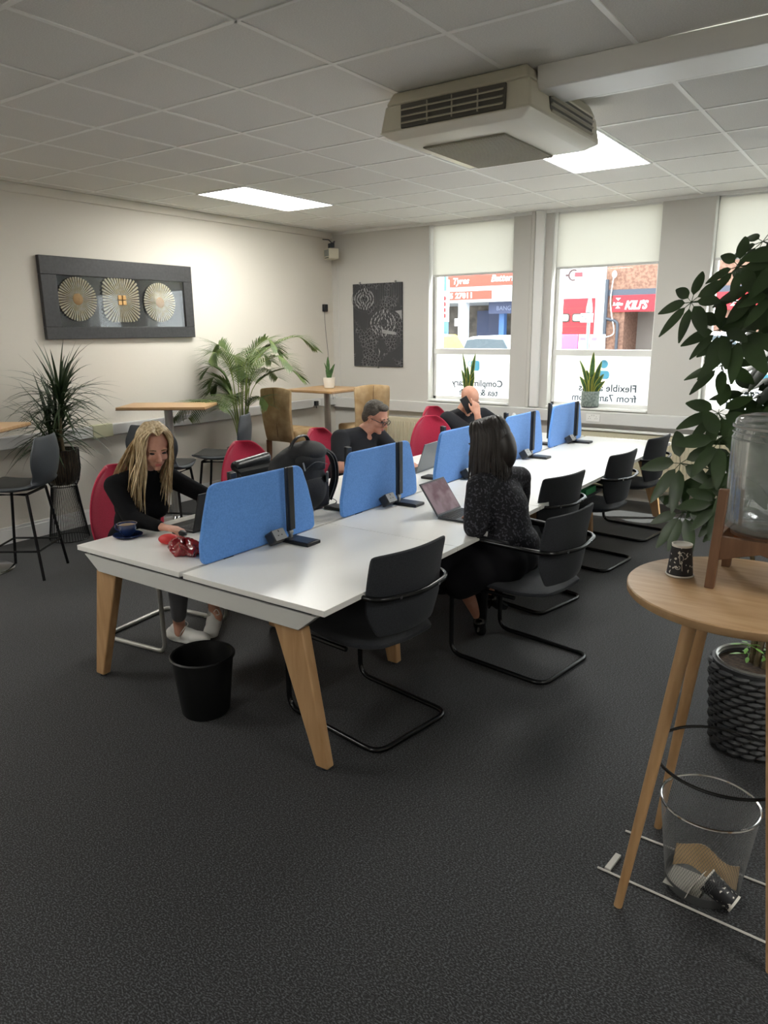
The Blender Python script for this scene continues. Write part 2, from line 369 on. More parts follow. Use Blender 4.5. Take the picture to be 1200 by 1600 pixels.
# windows
for k, (a, c) in enumerate(WINX):
    b = B(); y = YW+.15; z0 = SILL; z1 = CZ; f = .05
    b.bb(a, a+.04, y-.03, y+.04, z0, z1).bb(c-.04, c, y-.03, y+.04, z0, z1).bb(a, c, y-.03, y+.04, z0, z0+.06).bb(a, c, y-.03, y+.04, z1-.05, z1).bb(a, c, y-.035, y+.04, 1.465, 1.53)
    wf = struct('window_%d' % (k+1), b, M_white, .006)
    o = obj('pane', B().bb(a+.03, c-.03, y+.003, y+.009, 1.52, z1-.04), M_glass, wf)
    o = obj('frosted_pane', B().bb(a+.03, c-.03, y+.003, y+.009, z0+.05, 1.47), M_frost, wf); o['label'] = 'lower pane covered in white film'
    struct('trim_%d' % (9+k), B().bb(a+.002, c-.002, YW-.03, y-.02, SILL, SILL+.022), M_white, .006)   # sill board
    zb = [2.35, 2.36, 2.36, 2.36][k]
    if k < 3:
        t = thing('roller_blind', ['white roller blind half lowered in the window nearest the corner', 'white roller blind half lowered in the middle window', 'white roller blind in the right window behind the umbrella tree'][k], 'blind', (a+.53, YW+.06, zb), 0, 'roller blinds in the street windows')
        q = (a+.53, YW+.06, zb)
        obj('fabric', B(q).bb(a+.025, c-.02, YW+.058, YW+.0605, zb, CZ-.01), M_blind, t)
        obj('hem_bar', B(q).bb(a+.025, c-.02, YW+.05, YW+.068, zb-.012, zb+.012), M_trunk, t, .004)
        obj('roller', B(q).tube([(a+.03, YW+.075, CZ-.03), (c-.025, YW+.075, CZ-.03)], .02, 12), M_white, t)
# radiators
def radiator(x0, x1, label):
    t = thing('radiator', label, 'radiator', ((x0+x1)/2, YW-.08, .13)); q = t.location
    m = mat('cream radiator enamel', '#c9c3ab', .4); y = YW-.1
    b = B(q).bb(x0, x1, y-.006, y+.006, .15, .70); n = int((x1-x0)/.035)
    for i in range(n):
        x = x0+.02+(x1-x0-.04)*i/(n-1); b.box((x, y-.008, .425), (.016, .014, .47))
    obj('panel', b, m, t, .003)
    obj('top_grille', B(q).bb(x0, x1, y, YW-.03, .695, .705), m, t, .002)
    obj('valve', B(q).tube([(x1+.02, y, .64), (x1+.045, y, .64), (x1+.045, y, .70)], .013, 10), M_white, t)
    obj('pipe', B(q).tube([(x0+.05, y, .15), (x0+.05, y, .0)], .008, 8), m, t)
radiator(-5.25, -4.62, 'cream ribbed radiator under trunking behind the tan bar chairs')
radiator(-2.85, -1.25, 'long cream ribbed radiator at the far end of the desks')
struct('trim_13', B().bb(-3.05, -1.0, YW-.12, YW-.06, .715, .735), M_white, .004)
# ceiling light panels
M_lamp = mat('lit diffuser', (1, .985, .93, 1), .5, emit=PANEL); M_lampoff = mat('unlit prismatic diffuser', '#d2d2cf', .4)
LM = [('bright rectangular ceiling light panel above the bar table by the left wall', -5.3215, 4.721, M_lamp),
      ('glowing ceiling light panel partly behind the air conditioner', -2.3215, 4.721, M_lamp),
      ('unlit ceiling light panel above the near desk end', -2.3215, 1.121, M_lampoff),
      ('ceiling light panel over the near left corner', -5.3215, -.079, M_lamp), ('ceiling light panel on the right of the room', 1.2785, 1.121, M_lamp), ('ceiling light panel behind the viewpoint', -2.3215, -2.479, M_lamp)]
for lb, x, y, m in LM:
    t = thing('ceiling_light', lb, 'ceiling light', (x+.3, y+.6, CZ), 0, 'ceiling light panels'); q = t.location
    obj('diffuser', B(q).bb(x+.02, x+.58, y+.02, y+1.18, CZ-.006, CZ-.001), m, t)
    b = B(q); 
    for (x0, x1, y0, y1) in ((x, x+.6, y, y+.015), (x, x+.6, y+1.185, y+1.2), (x, x+.015, y, y+1.2), (x+.585, x+.6, y, y+1.2)): b.bb(x0, x1, y0, y1, CZ-.01, CZ-.0005)
    obj('frame', b, M_white, t)
# air conditioner
t = thing('air_conditioner', 'bulky beige ceiling air conditioner with louvred sides', 'air conditioner', (-1.97, 3.85, 2.70)); q = t.location
X0, X1, Y0, Y1 = -2.37, -1.565, 3.39, 4.28
b = B(q)
b.frustum((-1.97, 3.85, 2.735), (.84, .92), (-1.97, 3.85, 2.865), (.80, .88)); b.frustum((-1.97, 3.85, 2.865), (.80, .88), (-1.97, 3.85, 2.93), (.74, .82))
obj('housing', b, M_beige, t, .012)
b = B(q); b.frustum((-1.967, 3.835, 2.70), (.72, .82), (-1.967, 3.835, 2.735), (.85, .93)); obj('base_panel', b, mat('pale beige plastic', '#d3cfc0', .4), t, .01)
gb = B(q).bb(-2.27, -1.79, 3.62, 4.24, 2.693, 2.699); obj('intake_grille', gb, mat('intake mesh', '#8f8b7c', .6), t)
b = B(q)
for i in range(34): b.bb(-2.265+.0142*i, -2.261+.0142*i, 3.625, 4.235, 2.689, 2.694)
for i in range(44): b.bb(-2.265, -1.795, 3.625+.0142*i, 3.629+.0142*i, 2.689, 2.694)
obj('grille_bars', b, M_beiged, t)
for (lab, fr) in (('front', 0), ('side', 1)):
    b = B(q); s2 = B(q)
    if not fr:
        b.bb(-2.257, -1.676, 3.383, 3.398, 2.742, 2.852)
        for i in range(3): s2.box((-1.966, 3.378, 2.765+.03*i), (.56, .018, .006), RX(.5))
        for i in range(3): s2.bb(-2.10+.14*i, -2.095+.14*i, 3.374, 3.385, 2.75, 2.845)
    else:
        b.bb(-1.572, -1.555, 3.62, 4.20, 2.742, 2.852)
        for i in range(3): s2.box((-1.552, 3.91, 2.765+.03*i), (.018, .56, .006), RY(-.5))
    v = obj('air_vent', b, M_vent, t, .003); obj('louvre', s2, M_beiged, v)
# ------------------------------------------------------------------ across the street
M_sgn = mat('sign red', '#d8402f', .5); M_sgn2 = mat('bright sign red', '#cf1226', .5); M_ren = mat('white render', '#cfd3d9', .7)
M_brick = mat('orange brick', '#8a6a5b', .9, col2='#705246', scale=12, lo=.4, hi=.6); M_gv = mat('blue grey', '#3c4566', .6)
M_bluep = mat('blue paint', '#4670ad', .5); M_dint = mat('dim workshop interior', '#6f6760', .8, col2='#4f4a46', scale=3); M_asph = mat('asphalt', '#6c6c6c', .9, col2='#606060', scale=20)
struct('ground', B().bb(-45, 25, YW+1.5, 45, -.4, -.3), M_asph)
struct('trim_14', B().bb(-45, 25, YW+.5, YW+3, -.3, -.18), mat('paving', '#a7a6a2', .9))
Y = 25; R90 = (PI/2, 0, 0)
t = thing('tyre_garage', 'tyre garage with white fascia and red lettering boards across the street', 'building', (-13.2, Y, -.3)); q = t.location
obj('fascia', B(q).bb(-18, -11.2, Y, Y+5, 2.72, 5.2), M_ren, t)
obj('wall', B(q).bb(-18, -10.6, Y+4, Y+4.3, -.3, 2.75), M_dint, t)
obj('column', B(q).bb(-14.08, -13.78, Y-.02, Y+.3, -.3, 2.73), M_ren, t)
obj('column', B(q).bb(-12.88, -12.67, Y+1, Y+1.25, -.3, 2.72), M_bluep, t, label='blue steel pillar')
obj('notice', B(q).bb(-14.2, -13.7, Y-.08, Y-.04, 1.87, 2.14), M_text, t)
obj('shutter', B(q).bb(-15.2, -14.1, Y+3.6, Y+3.7, 1.2, 2.5), M_gv, t)
obj('counter', B(q).bb(-13.6, -12.4, Y+3, Y+3.4, .6, 1.45), M_gv, t)
obj('name_board', B(q).bb(-13.07, -11.9, Y+.5, Y+.55, 2.3, 2.72), M_gv, t, label='dark blue board with pale lettering')
text('lettering', 'BANGLA', .22, V(-12.75, Y+.49, 2.42)-q, R90, mat('pale lettering', '#7f88a6', .6), t)
obj('sign_board', B(q).bb(-14.52, -11.3, Y-.06, Y, 3.28, 3.72), M_sgn, t, label='red board reading Tyres and Batteries')
text('lettering', 'Tyres', .30, V(-14.32, Y-.07, 3.39)-q, R90, M_text, t, bold=.008, shear=.25)
text('lettering', 'Batteries', .32, V(-12.72, Y-.07, 3.42)-q, R90, M_text, t, bold=.008, shear=.25)
obj('phone_board', B(q).bb(-15.2, -12.70, Y-.05, Y, 2.82, 3.12), M_sgn, t, label='red board with white telephone number')
text('lettering', '01905 27011', .27, V(-15.04, Y-.06, 2.875)-q, R90, M_text, t, bold=.010, sx=1.12)
t = thing('price_totem', 'white roadside price totem with red panels', 'sign', (-11.75, 20, -.3)); q = t.location
obj('panel', B(q).bb(-12.1, -11.62, 19.9, 20.05, 1.98, 3.2), M_text, t); obj('post', B(q).bb(-12.0, -11.62, 19.93, 20.02, -.3, 1.98), M_bluep, t)
obj('header', B(q).bb(-12.1, -11.64, 19.88, 19.9, 2.88, 3.4), mat('teal panel', '#3f6b7c', .5), t)
for i, tx in enumerate(('65', '', '05', '')):
    obj('price_panel', B(q).prism(rpoly(.4, .13, .05, 3, -11.84, 2.66-.17*i), (0, 19.88, 0), (1, 0, 0), (0, 0, 1), (0, .02, 0)), M_sgn2, t)
    if tx: text('price', tx, .11, V(-11.86, 19.86, 2.62-.17*i)-q, R90, M_text, t)
t = thing('car_workshop', 'white rendered workshop with a red roller door across the street', 'building', (-9.2, Y, -.3)); q = t.location
obj('wall', B(q).bb(-10.6, -8.5, Y, Y+4, -.3, 5.5), M_ren, t); obj('band', B(q).bb(-10.6, -8.5, Y-.03, Y, 3.29, 3.32), M_trunk, t)
rd = obj('roller_door', B(q).bb(-10.4, -8.82, Y-.03, Y-.005, -.3, 2.73), M_sgn2, t)
b = B(q)
for i in range(14): b.bb(-10.4, -8.82, Y-.036, Y-.03, -.2+i*.2, -.19+i*.2)
obj('seam', b, M_sgn, rd)
for cx_ in (-9.92, -9.35):
    obj('door_window', B(q).prism(rpoly(.5, .3, .1, 4, cx_, 2.1), (0, Y-.04, 0), (1, 0, 0), (0, 0, 1), (0, .03, 0)), mat('dark rubber', '#3b2a2c', .6), rd)
    obj('door_window_glass', B(q).prism(rpoly(.42, .22, .08, 4, cx_, 2.1), (0, Y-.06, 0), (1, 0, 0), (0, 0, 1), (0, .03, 0)), mat('dull window', '#a59d94', .4), rd)
b = B(q).tube([V(-9.62+.17*math.cos(a*.5), Y-.03, 3.5+.17*math.sin(a*.5)) for a in range(2, 11)], .025, 6); b.bb(-9.9, -9.78, Y-.04, Y-.01, 3.47, 3.53)
obj('emblem', b, mat('brown emblem', '#4c3436', .6), t); obj('emblem_tag', B(q).bb(-9.58, -9.32, Y-.04, Y-.01, 3.44, 3.58), mat('maroon emblem', '#7c3b45', .6), t)
t = thing('brick_building', 'orange brick building with a red and white restaurant fascia', 'building', (-6, Y, -.3)); q = t.location
obj('wall', B(q).bb(-8.49, 4, Y+.02, Y+4, 2.97, 6).bb(-8.49, -7.82, Y+.02, Y+4, -.3, 2.97).bb(-5.4, 4, Y+.02, Y+4, -.3, 2.97), M_brick, t)
obj('gutter_band', B(q).bb(-8.38, 4, Y-.05, Y+.02, 2.78, 2.97), mat('slate band', '#3f4654', .6), t)
fa = obj('fascia', B(q).bb(-8.2, -3.6, Y-.1, Y+.02, 2.26, 2.78), M_sgn2, t, label='red fascia with white lettering')
obj('opening', B(q).bb(-7.82, -5.4, Y+1.5, Y+1.6, -.3, 2.26), mat('grey rendered passage', '#8e8781', .9), t)
text('lettering', "KILI'S", .36, V(-7.80, Y-.11, 2.345)-q, R90, M_text, t, bold=.014, shear=.3, sx=.86)
text('lettering', "2.65m", .13, V(-8.19, Y-.11, 2.47)-q, R90, M_text, t, bold=.006, shear=.2)
text('lettering', "2.65m", .13, V(-4.72, Y-.11, 2.47)-q, R90, M_text, t, bold=.006, shear=.2)
for x_ in (-8.02, -4.52):
    obj('arrow', B(q).prism([(-.08, .08), (.08, .08), (0, 0)], (x_, Y-.11, 2.62), (1, 0, 0), (0, 0, 1), (0, .01, 0)), M_text, t)
    obj('arrow', B(q).prism([(-.08, -.08), (.08, -.08), (0, 0)], (x_, Y-.11, 2.45), (1, 0, 0), (0, 0, 1), (0, .01, 0)), M_text, t)
obj('drain_pipe', B(q).tube([(-8.43, Y-.08, 3.3), (-8.43, Y-.08, -.3)], .06, 8), mat('dark pipe', '#39404c', .5), t)
obj('drain_pipe', B(q).tube(rnd([(-8.4, Y-.08, 2.05), (-8.0, Y-.08, 1.95), (-8.0, Y-.08, -.3)], .15), .05, 8), mat('dark pipe', '#39404c', .5), t)
obj('cable_loop', B(q).tube(sm([(-8.22, Y-.1, 3.4), (-8.28, Y-.1, 2.7), (-8.22, Y-.1, 2.2), (-8.1, Y-.1, 1.6), (-8.35, Y-.1, 1.45)]), .018, 6), M_text, t)
obj('lamp_head', B(q).ell((-8.2, Y-.1, 3.45), (.08, .08, .12)), M_text, t)
# street furniture and cars
t = thing('sign_post', 'grey street post with a tapering cap and small white sign', 'sign post', (-5.75, 16, -.3)); q = t.location
obj('post', B(q).tube([(-5.77, 16, -.3), (-5.77, 16, 2.1)], .04, 8).lathe([(.04, 2.06), (.075, 2.08), (.07, 2.18), (.02, 2.46), (.0, 2.5)], (-5.77, 16, 0), 10), mat('weathered steel', '#6f7678', .6), t)
obj('sign_plate', B(q).bb(-5.93, -5.66, 15.93, 15.95, 1.87, 2.06), M_text, t)
text('lettering', 'BUS STOP\nNORTH', .055, V(-5.91, 15.92, 1.98)-q, R90, mat('dark lettering', '#3b4450', .6), t)
for i, (x0, x1, m_, lb) in enumerate(((-8.3, -7.5, mat('violet plastic', '#7a5aa8', .5), 'purple shopping bin board outside the workshop'), (-7.46, -7.17, M_text, 'white price board nearest the purple board'), (-7.14, -6.90, M_text, 'middle white price board outside the workshop'), (-6.88, -6.73, mat('pale blue board', '#a9bdd8', .5), 'narrow pale blue board beside the brick building'))):
    t = thing('notice_board', lb, 'notice board', ((x0+x1)/2, 20, -.3), 0, 'boards outside the workshop'); q = t.location
    obj('panel', B(q).bb(x0, x1, 19.97, 20.03, .2, 1.58), m_, t, .01); obj('foot', B(q).bb(x0+.02, x0+.08, 19.9, 20.1, -.3, .2).bb(x1-.08, x1-.02, 19.9, 20.1, -.3, .2), M_dgrey, t)
    if m_ is M_text: obj('heading', B(q).bb(x0+.05, x1-.05, 19.955, 19.965, 1.42, 1.5), mat('mauve heading', '#75678c', .5), t)
def car(x, y, ln, body, label, rz=0, ht=1.5):
    t = thing('car', label, 'car', (x, y, -.3), rz)
    pr = [(-ln/2, .35), (-ln/2, .75), (-ln/2+.15, .95), (-ln*.22, 1.02), (-ln*.08, ht-.03), (ln*.02, ht), (ln*.22, ht-.02), (ln*.38, 1.08), (ln/2-.03, .98), (ln/2, .6), (ln/2, .35)]
    obj('body', B().prism(pr, (0, 0, 0), (1, 0, 0), (0, 0, 1), (0, 1.7, 0)), body, t, .08)
    gl = [(-ln*.20, 1.04), (-ln*.075, ht-.09), (ln*.02, ht-.06), (ln*.21, ht-.08), (ln*.35, 1.08)]
    obj('side_window', B().prism(gl, (0, 0, 0), (1, 0, 0), (0, 0, 1), (0, 1.75, 0)), mat('car glass', '#39464f', .1), t, .01)
    for sx in (-1, 1):
        for sy in (-1, 1): obj('wheel', B().lathe([(.0, -.09), (.3, -.09), (.32, -.05), (.32, .05), (.3, .09), (0, .09)], (sx*ln*.31, sy*.78, .32), 18, RX(PI/2)), M_blk, t)
    return t
car(-11.75, 18.6, 3.6, mat('yellow car paint', '#e8d51f', .3), 'yellow car parked across the road', 0, 1.92)
car(-8.15, 16.2, 3.2, mat('white car paint', '#e9edf2', .25), 'white car in front of the tyre garage', 0, 1.90)
car(-3.75, 17.6, 3.6, mat('white van paint', '#e4e8ee', .3), 'white van partly hidden by the window pier', 0, 1.95)
# ------------------------------------------------------------------ lettering on the window film (reads from the street)
M_ftx = mat('grey film lettering', '#4a565f', .6, trans=.15); M_fic = mat('teal film icon', '#8fbccb', .6, trans=.75)
def decal(k, lines, icon):
    a, c = WINX[k]; y = YW+.147; x = (a+c)/2+.02; z = 1.13
    nm = thing('window_lettering', ['pale blue cup icon and grey mirrored lettering on the corner window film', 'pale blue person icon and grey mirrored lettering on the middle window film', 'grey mirrored lettering on the right window film behind the plant'][k], 'lettering', (x, y, z), 0, 'window film lettering'); q = nm.location
    for i, ln in enumerate(lines): text('lettering', ln, .105, V(x+.36, y, z-.03-.105*i)-q, R90, M_ftx, nm, mirror=True, depth=.0008, bold=.003)
    if icon == 'cup':
        obj('icon', B(q).prism(rpoly(.12, .12, .035, 5, x, 1.335), (0, y, 0), (1, 0, 0), (0, 0, 1), (0, .0016, 0)).tube([V(x-.06-.03*math.sin(j*PI/6), y, 1.36+.03*math.cos(j*PI/6)) for j in range(7)], .006, 6).bb(x-.07, x+.07, y-.001, y+.001, 1.255, 1.262), M_fic, nm)
    else:
        obj('icon', B(q).prism([(x+.045*math.cos(j*PI/10), 1.38+.045*math.sin(j*PI/10)) for j in range(20)], (0, y, 0), (1, 0, 0), (0, 0, 1), (0, .0016, 0)).prism(rpoly(.13, .09, .04, 5, x, 1.27), (0, y, 0), (1, 0, 0), (0, 0, 1), (0, .0016, 0)), M_fic, nm)
decal(0, ['Complimentary', '  tea & coffee'], 'cup'); decal(1, ['Flexible access', 'from 7am - 7pm'], 'man'); decal(2, ['Flexible access', 'from 7am - 7pm'], 'man')

# ------------------------------------------------------------------ the bench desk
XC = -2.493; DY0 = 1.98; ZT = .72
t = thing('bench_desk', 'long white bench desk for ten with splayed oak legs', 'desk', (XC, 4.5, 0)); q = t.location
for i in range(5):
    y0 = DY0+.02+i*1.0 if i else DY0; y1 = 3.0+i-.002
    y0 = y0 if i == 0 else 2.0+i+.002
    obj('desk_top', B(q).bb(XC+.013, -1.675, y0, y1, ZT-.025, ZT), M_desk, t, .0015)
    obj('desk_top', B(q).bb(-3.275, XC-.013, y0, y1, ZT-.025, ZT), M_desk, t, .0015)
for y in (DY0+.035, 7.0-.045):
    obj('end_beam', B(q).prism([(-3.235, ZT-.04), (-1.725, ZT-.04), (-1.82, ZT-.115), (-3.13, ZT-.115)], (0, y, 0), (1, 0, 0), (0, 0, 1), (0, .05, 0)), M_deskedge, t, .002)
obj('rail', B(q).bb(-3.05, -3.01, 2.02, 6.98, ZT-.08, ZT-.03).bb(-1.95, -1.91, 2.02, 6.98, ZT-.08, ZT-.03), M_deskedge, t)
obj('spacer', B(q).bb(-3.2, -1.76, DY0+.02, DY0+.05, ZT-.042, ZT-.024), M_dgrey, t)
for y, ins in ((2.03, 0), (3.0, 1), (4.0, 1), (5.0, 1), (6.0, 1), (6.95, 0)):
    if ins: obj('cross_beam', B(q).bb(-3.1, -1.85, y-.025, y+.025, ZT-.09, ZT-.03), M_deskedge, t)
    for s_ in (-1, 1):
        xt = XC+s_*(.60 if not ins else .35); xb = XC+s_*(.755 if not ins else .44)
        b = B(q).frustum((xt, y, ZT-.115 if not ins else ZT-.09), (.155, .05), (xb, y, .012), (.062, .045))
        lg = obj('leg', b, M_oak, t, .006)
        obj('foot', B(q).lathe([(0, 0), (.018, 0), (.018, .014), (0, .014)], (xb, y, 0), 12), M_dgrey, lg)
obj('cable_tray', B(q).bb(-2.62, -2.38, 2.2, 6.8, ZT-.2, ZT-.17).bb(-2.62, -2.61, 2.2, 6.8, ZT-.2, ZT-.1).bb(-2.39, -2.38, 2.2, 6.8, ZT-.2, ZT-.1), M_dgrey, t)
# dividers
pts = [(-.375, 0), (.365, 0), (.39, .015), (.385, .10), (.345, .24), (.305, .34), (.275, .36), (-.29, .362), (-.32, .345), (-.36, .22), (-.392, .10), (-.392, .02)]
scr = None; dl = ['nearest', 'second', 'third', 'fourth', 'farthest']
for i, yc in enumerate((2.49, 3.51, 4.52, 5.53, 6.47)):
    lb = 'blue felt desk divider, %s along the bench from the oak-legged near end' % dl[i]
    if scr is None:
        scr = thing('desk_divider', lb, 'desk divider', (XC, yc, ZT), 0, 'blue desk dividers')
        pp = [(p.x, p.y) for p in rnd([(a, c, 0) for a, c in pts], .02, 3, True)]
        obj('felt_panel', B().prism(pp, (0, 0, 0), (0, 1, 0), (0, 0, 1), (.022, 0, 0)), M_blue, scr, .006)
        obj('clamp', B().bb(-.008, .008, -.25, -.2, -.03, .01).bb(-.008, .008, .2, .25, -.03, .01), M_dgrey, scr)
    else: dup(scr, (XC, yc, ZT), 0, lb)
# folding desk lamps and socket pods
lamp = thing('desk_lamp', 'folded black desk lamp on the right side of the nearest divider', 'desk lamp', (-2.43, 2.63, ZT), 0, 'folded black desk lamps')
obj('base', B().bb(-.02, .155, -.05, .05, 0, .018), M_blk, lamp, .004)
obj('base_pad', B().bb(0.03, .145, -.042, .042, .018, .0195), M_dgrey, lamp)
obj('stem', B().bb(-.012, .002, -.018, .018, .05, .376), M_dgrey, lamp, .003)
obj('light_bar', B().bb(.004, .018, -.019, .019, .06, .38), M_blk, lamp, .003)
obj('hinge', B().tube([(0, -.014, .045), (0, .014, .045)], .009, 10).bb(-.008, .008, -.008, .008, .015, .05), M_silver, lamp)
for i, y in enumerate((2.63, 3.61, 4.60, 5.57, 6.55)):
    if i: dup(lamp, (-2.43, y, ZT), 0, 'folded black desk lamp on the right side, by the %s blue divider' % dl[i])
for i, y in enumerate((2.385, 3.29, 4.37, 5.36, 6.26)):
    dup(lamp, (-2.565, y, ZT), PI, 'folded black desk lamp on the left side, behind the %s blue divider' % dl[i])
pod = thing('socket_pod', 'black desk socket pod against the nearest blue divider', 'socket', (-2.435, 2.53, ZT), 0, 'desk socket pods')
Rp = RY(-.75)
obj('housing', B().box((0, 0, .042), (.062, .085, .062), RY(-.6)), mat('pod plastic', '#2c2d2f', .35), pod, .008)
b = B()
for yy, zz in ((0, .018), (-.012, -.004), (.012, -.004)): b.box(Vector((0, 0, .042))+RY(-.6) @ Vector((.0315, yy, zz)), (.002, .007 if zz < 0 else .005, .005 if zz < 0 else .010), RY(-.6))
obj('socket_holes', b, M_blk, pod)
obj('face_plate', B().box(Vector((0, 0, .042))+RY(-.6) @ Vector((.0305, 0, 0)), (.002, .078, .055), RY(-.6)), mat('grey plate', '#8b8d8f', .3), pod)
obj('usb_plate', B().box(Vector((0, 0, .042))+RY(-.6) @ Vector((.0, -.02, .0315)), (.03, .02, .002), RY(-.6)), M_trunk, pod, label='pale plate on top')
obj('cord', B().tube(sm([(.03, .02, .03), (.05, .04, .035), (.03, .06, .02), (.01, .09, .006)]), .003, 6), M_blk, pod)
for i, y in enumerate((3.50, 4.49, 5.46, 6.44)): dup(pod, (-2.435, y, ZT), 0, 'desk socket pod against the %s blue divider' % dl[i+1], swap={})

# ------------------------------------------------------------------ black cantilever chairs (front is +x)
ch = thing('cantilever_chair', 'black cantilever armchair at the near right desk place', 'chair', (-1.93, 2.51, 0), math.radians(171), 'black cantilever chairs')
def bseat(u, v):
    x = -.33+.53*u; y = (v-.5)*.48*math.sqrt(max(.12, 1-abs(1-2*u)**3.5*.6)); return (x, y, .45-.015*math.sin(PI*u)+.012*u+.012*abs(v-.5)*2)
obj('seat', B().surf(bseat, 12, 10, lambda u, v: .07*min(1, .3+3*min(u, 1-u, v, 1-v))), M_blkfab, ch, 0, 1)
def bback(u, v):   # u across, v up
    y = (u-.5)*.47*(1-.9*max(0, .30-v)); z = .50+.375*v-.0*u; x = -.305-.035*math.sin(PI*u)-.03*v+.02*math.sin(PI*v); return (x, y, z)
obj('backrest', B().surf(bback, 12, 10, lambda u, v: .035*min(1, .5+3*min(u, 1-u, v, 1-v))), M_blkfab, ch, 0, 1)
w_ = .235
pth = rnd([(.16, -w_, .672), (.222, -w_, .65), (.225, -w_, .013), (-.36, -w_, .013), (-.36, w_, .013), (.225, w_, .013), (.222, w_, .65), (.16, w_, .672)], .075, 7)
obj('frame', B().tube(pth, .0125, 12), M_blkmet, ch)
obj('arm_bar', B().tube(rnd([(.22, -w_, .66), (.1, -w_, .69), (-.24, -w_-.022, .70), (-.365, -.225, .695), (-.405, 0, .685), (-.365, .225, .695), (-.24, w_+.022, .70), (.1, w_, .69), (.22, w_, .66)], .07, 7), .012, 12), M_blkmet, ch, label='glossy bar wrapping behind the backrest')
for s_ in (-1, 1):
    obj('arm_pad', B().tube(sm([(.20, s_*w_, .682), (.1, s_*w_, .706), (-.12, s_*w_, .703)]), .017, 10, flat=.7), M_blk, ch)
    obj('seat_support', B().tube([(.2, s_*w_, .42), (-.16, s_*(w_-.02), .42)], .011, 8).tube([(.222, s_*w_, .42), (.19, s_*w_, .42)], .011, 8), M_blkmet, ch)
obj('bolt', B().lathe([(0, 0), (.008, 0), (.008, .006), (0, .006)], (-.392, -.12, .690), 10, RY(-PI/2)).lathe([(0, 0), (.008, 0), (.008, .006), (0, .006)], (-.392, .12, .690), 10, RY(-PI/2)), M_chrome, ch)
for x, y, a, lb in ((-1.60, 3.47, math.radians(172), 'black cantilever armchair under the dark-haired woman, pulled out from the desk'), (-1.97, 4.36, math.radians(168), 'black cantilever armchair just beyond the dark-haired woman'), (-1.93, 5.36, math.radians(173), 'black cantilever armchair second from the window on the right'), (-1.93, 6.31, math.radians(173), 'black cantilever armchair nearest the window on the right')):
    dup(ch, (x, y, 0), a, lb)
# red chairs
rc = thing('red_chair', 'red upholstered chair with silver tube frame under the blonde woman', 'chair', (-3.47, 2.60, 0), .12, 'red upholstered chairs')
def rback(u, v):
    ww = .275*(math.sqrt(max(0, 1-((v-.38)/.64)**2)) if v > .38 else 1-.32*((.38-v)/.38)**2)
    y = (u-.5)*2*ww; z = .44+.55*v; x = -.25-.09*v+.09*(2*u-1)**2*.9; return (x, y, z)
obj('backrest', B().surf(rback, 16, 16, lambda u, v: .045*min(1, .35+3*min(u, 1-u, v, 1-v))), M_red, rc, 0, 1)
def rseat(u, v): return (-.24+.48*u, (v-.5)*.50*(1-.15*abs(2*u-.8)), .46-.015*math.sin(PI*u)*math.sin(PI*v))
obj('seat', B().surf(rseat, 12, 12, lambda u, v: .07*min(1, .35+3*min(u, 1-u, v, 1-v))), M_red, rc, 0, 1)
w_ = .26
obj('frame', B().tube(rnd([(-.2, -w_, .43), (.26, -w_, .42), (.27, -w_, .014), (-.22, -w_, .014), (-.22, w_, .014), (.27, w_, .014), (.26, w_, .42), (-.2, w_, .43)], .06, 7), .0135, 12), M_silver, rc)
obj('seat_frame', B().bb(-.2, .2, -.22, .22, .40, .425), M_blk, rc)
dup(rc, (-3.52, 3.64, 0), 0, 'red upholstered chair with a black shoulder bag hung on it')
dup(rc, (-3.52, 4.50, 0), .1, 'red upholstered chair behind the man with glasses')
dup(rc, (-3.22, 5.58, 0), -.35, 'empty red upholstered chair between the two men')
dup(rc, (-3.62, 6.38, 0), -.1, 'red upholstered chair behind the bald man')
# ------------------------------------------------------------------ people
def frame(f, u=(0, 0, 1)):     # columns: forward, left, up
    f = Vector(f).normalized(); u = Vector(u); l = u.cross(f).normalized(); u = f.cross(l); return Matrix((f, l, u)).transposed()
def head(b, c, R, s=1.0, jaw=1.0, ears=True):
    p = lambda x, y, z: Vector(c)+R @ (Vector((x, y, z))*s); e = lambda q, r: b.ell(p(*q), tuple(v*s for v in r), R)
    e((-.012, 0, .03), (.097, .075, .086)); e((.026, 0, -.02), (.064, .060, .082)); e((.032, 0, -.066), (.050*jaw, .050*jaw, .042)); e((.068, 0, -.098), (.020, .022, .015))
    b.cap(p(.088, 0, .008), p(.110, 0, -.030), .008*s, .0115*s, 10); e((.098, .012, -.036), (.010, .008, .007)); e((.098, -.012, -.036), (.010, .008, .007))
    for y in (-1, 1):
        e((.078, y*.030, .020), (.014, .026, .008)); e((.056, y*.040, -.030), (.026, .020, .022)); 
        if ears: b.ell(p(-.006, y*.078, -.008), (.016*s, .008*s, .030*s), R @ RZ(y*.3))
    e((.086, 0, -.060), (.010, .022, .006)); e((.083, 0, -.070), (.010, .018, .007))
def face(c, R, s, par, brow, lips=True):
    p = lambda x, y, z: Vector(c)+R @ (Vector((x, y, z))*s); o = par.location
    for y in (-1, 1):
        b = B(o); b.ell(p(.079, y*.031, .002), (.010*s, .014*s, .006*s), R, 12, 8); obj('eye', b, M_eye, par)
        b = B(o); b.tube([p(.088, y*.014, .022), p(.092, y*.030, .028), p(.082, y*.048, .022)], [.003*s, .004*s, .002*s], 6); obj('eyebrow', b, brow, par)
    if lips:
        b = B(o); b.ell(p(.093, 0, -.061), (.006*s, .020*s, .004*s), R, 12, 8).ell(p(.091, 0, -.068), (.006*s, .017*s, .005*s), R, 12, 8); obj('lips', b, M_lips, par)
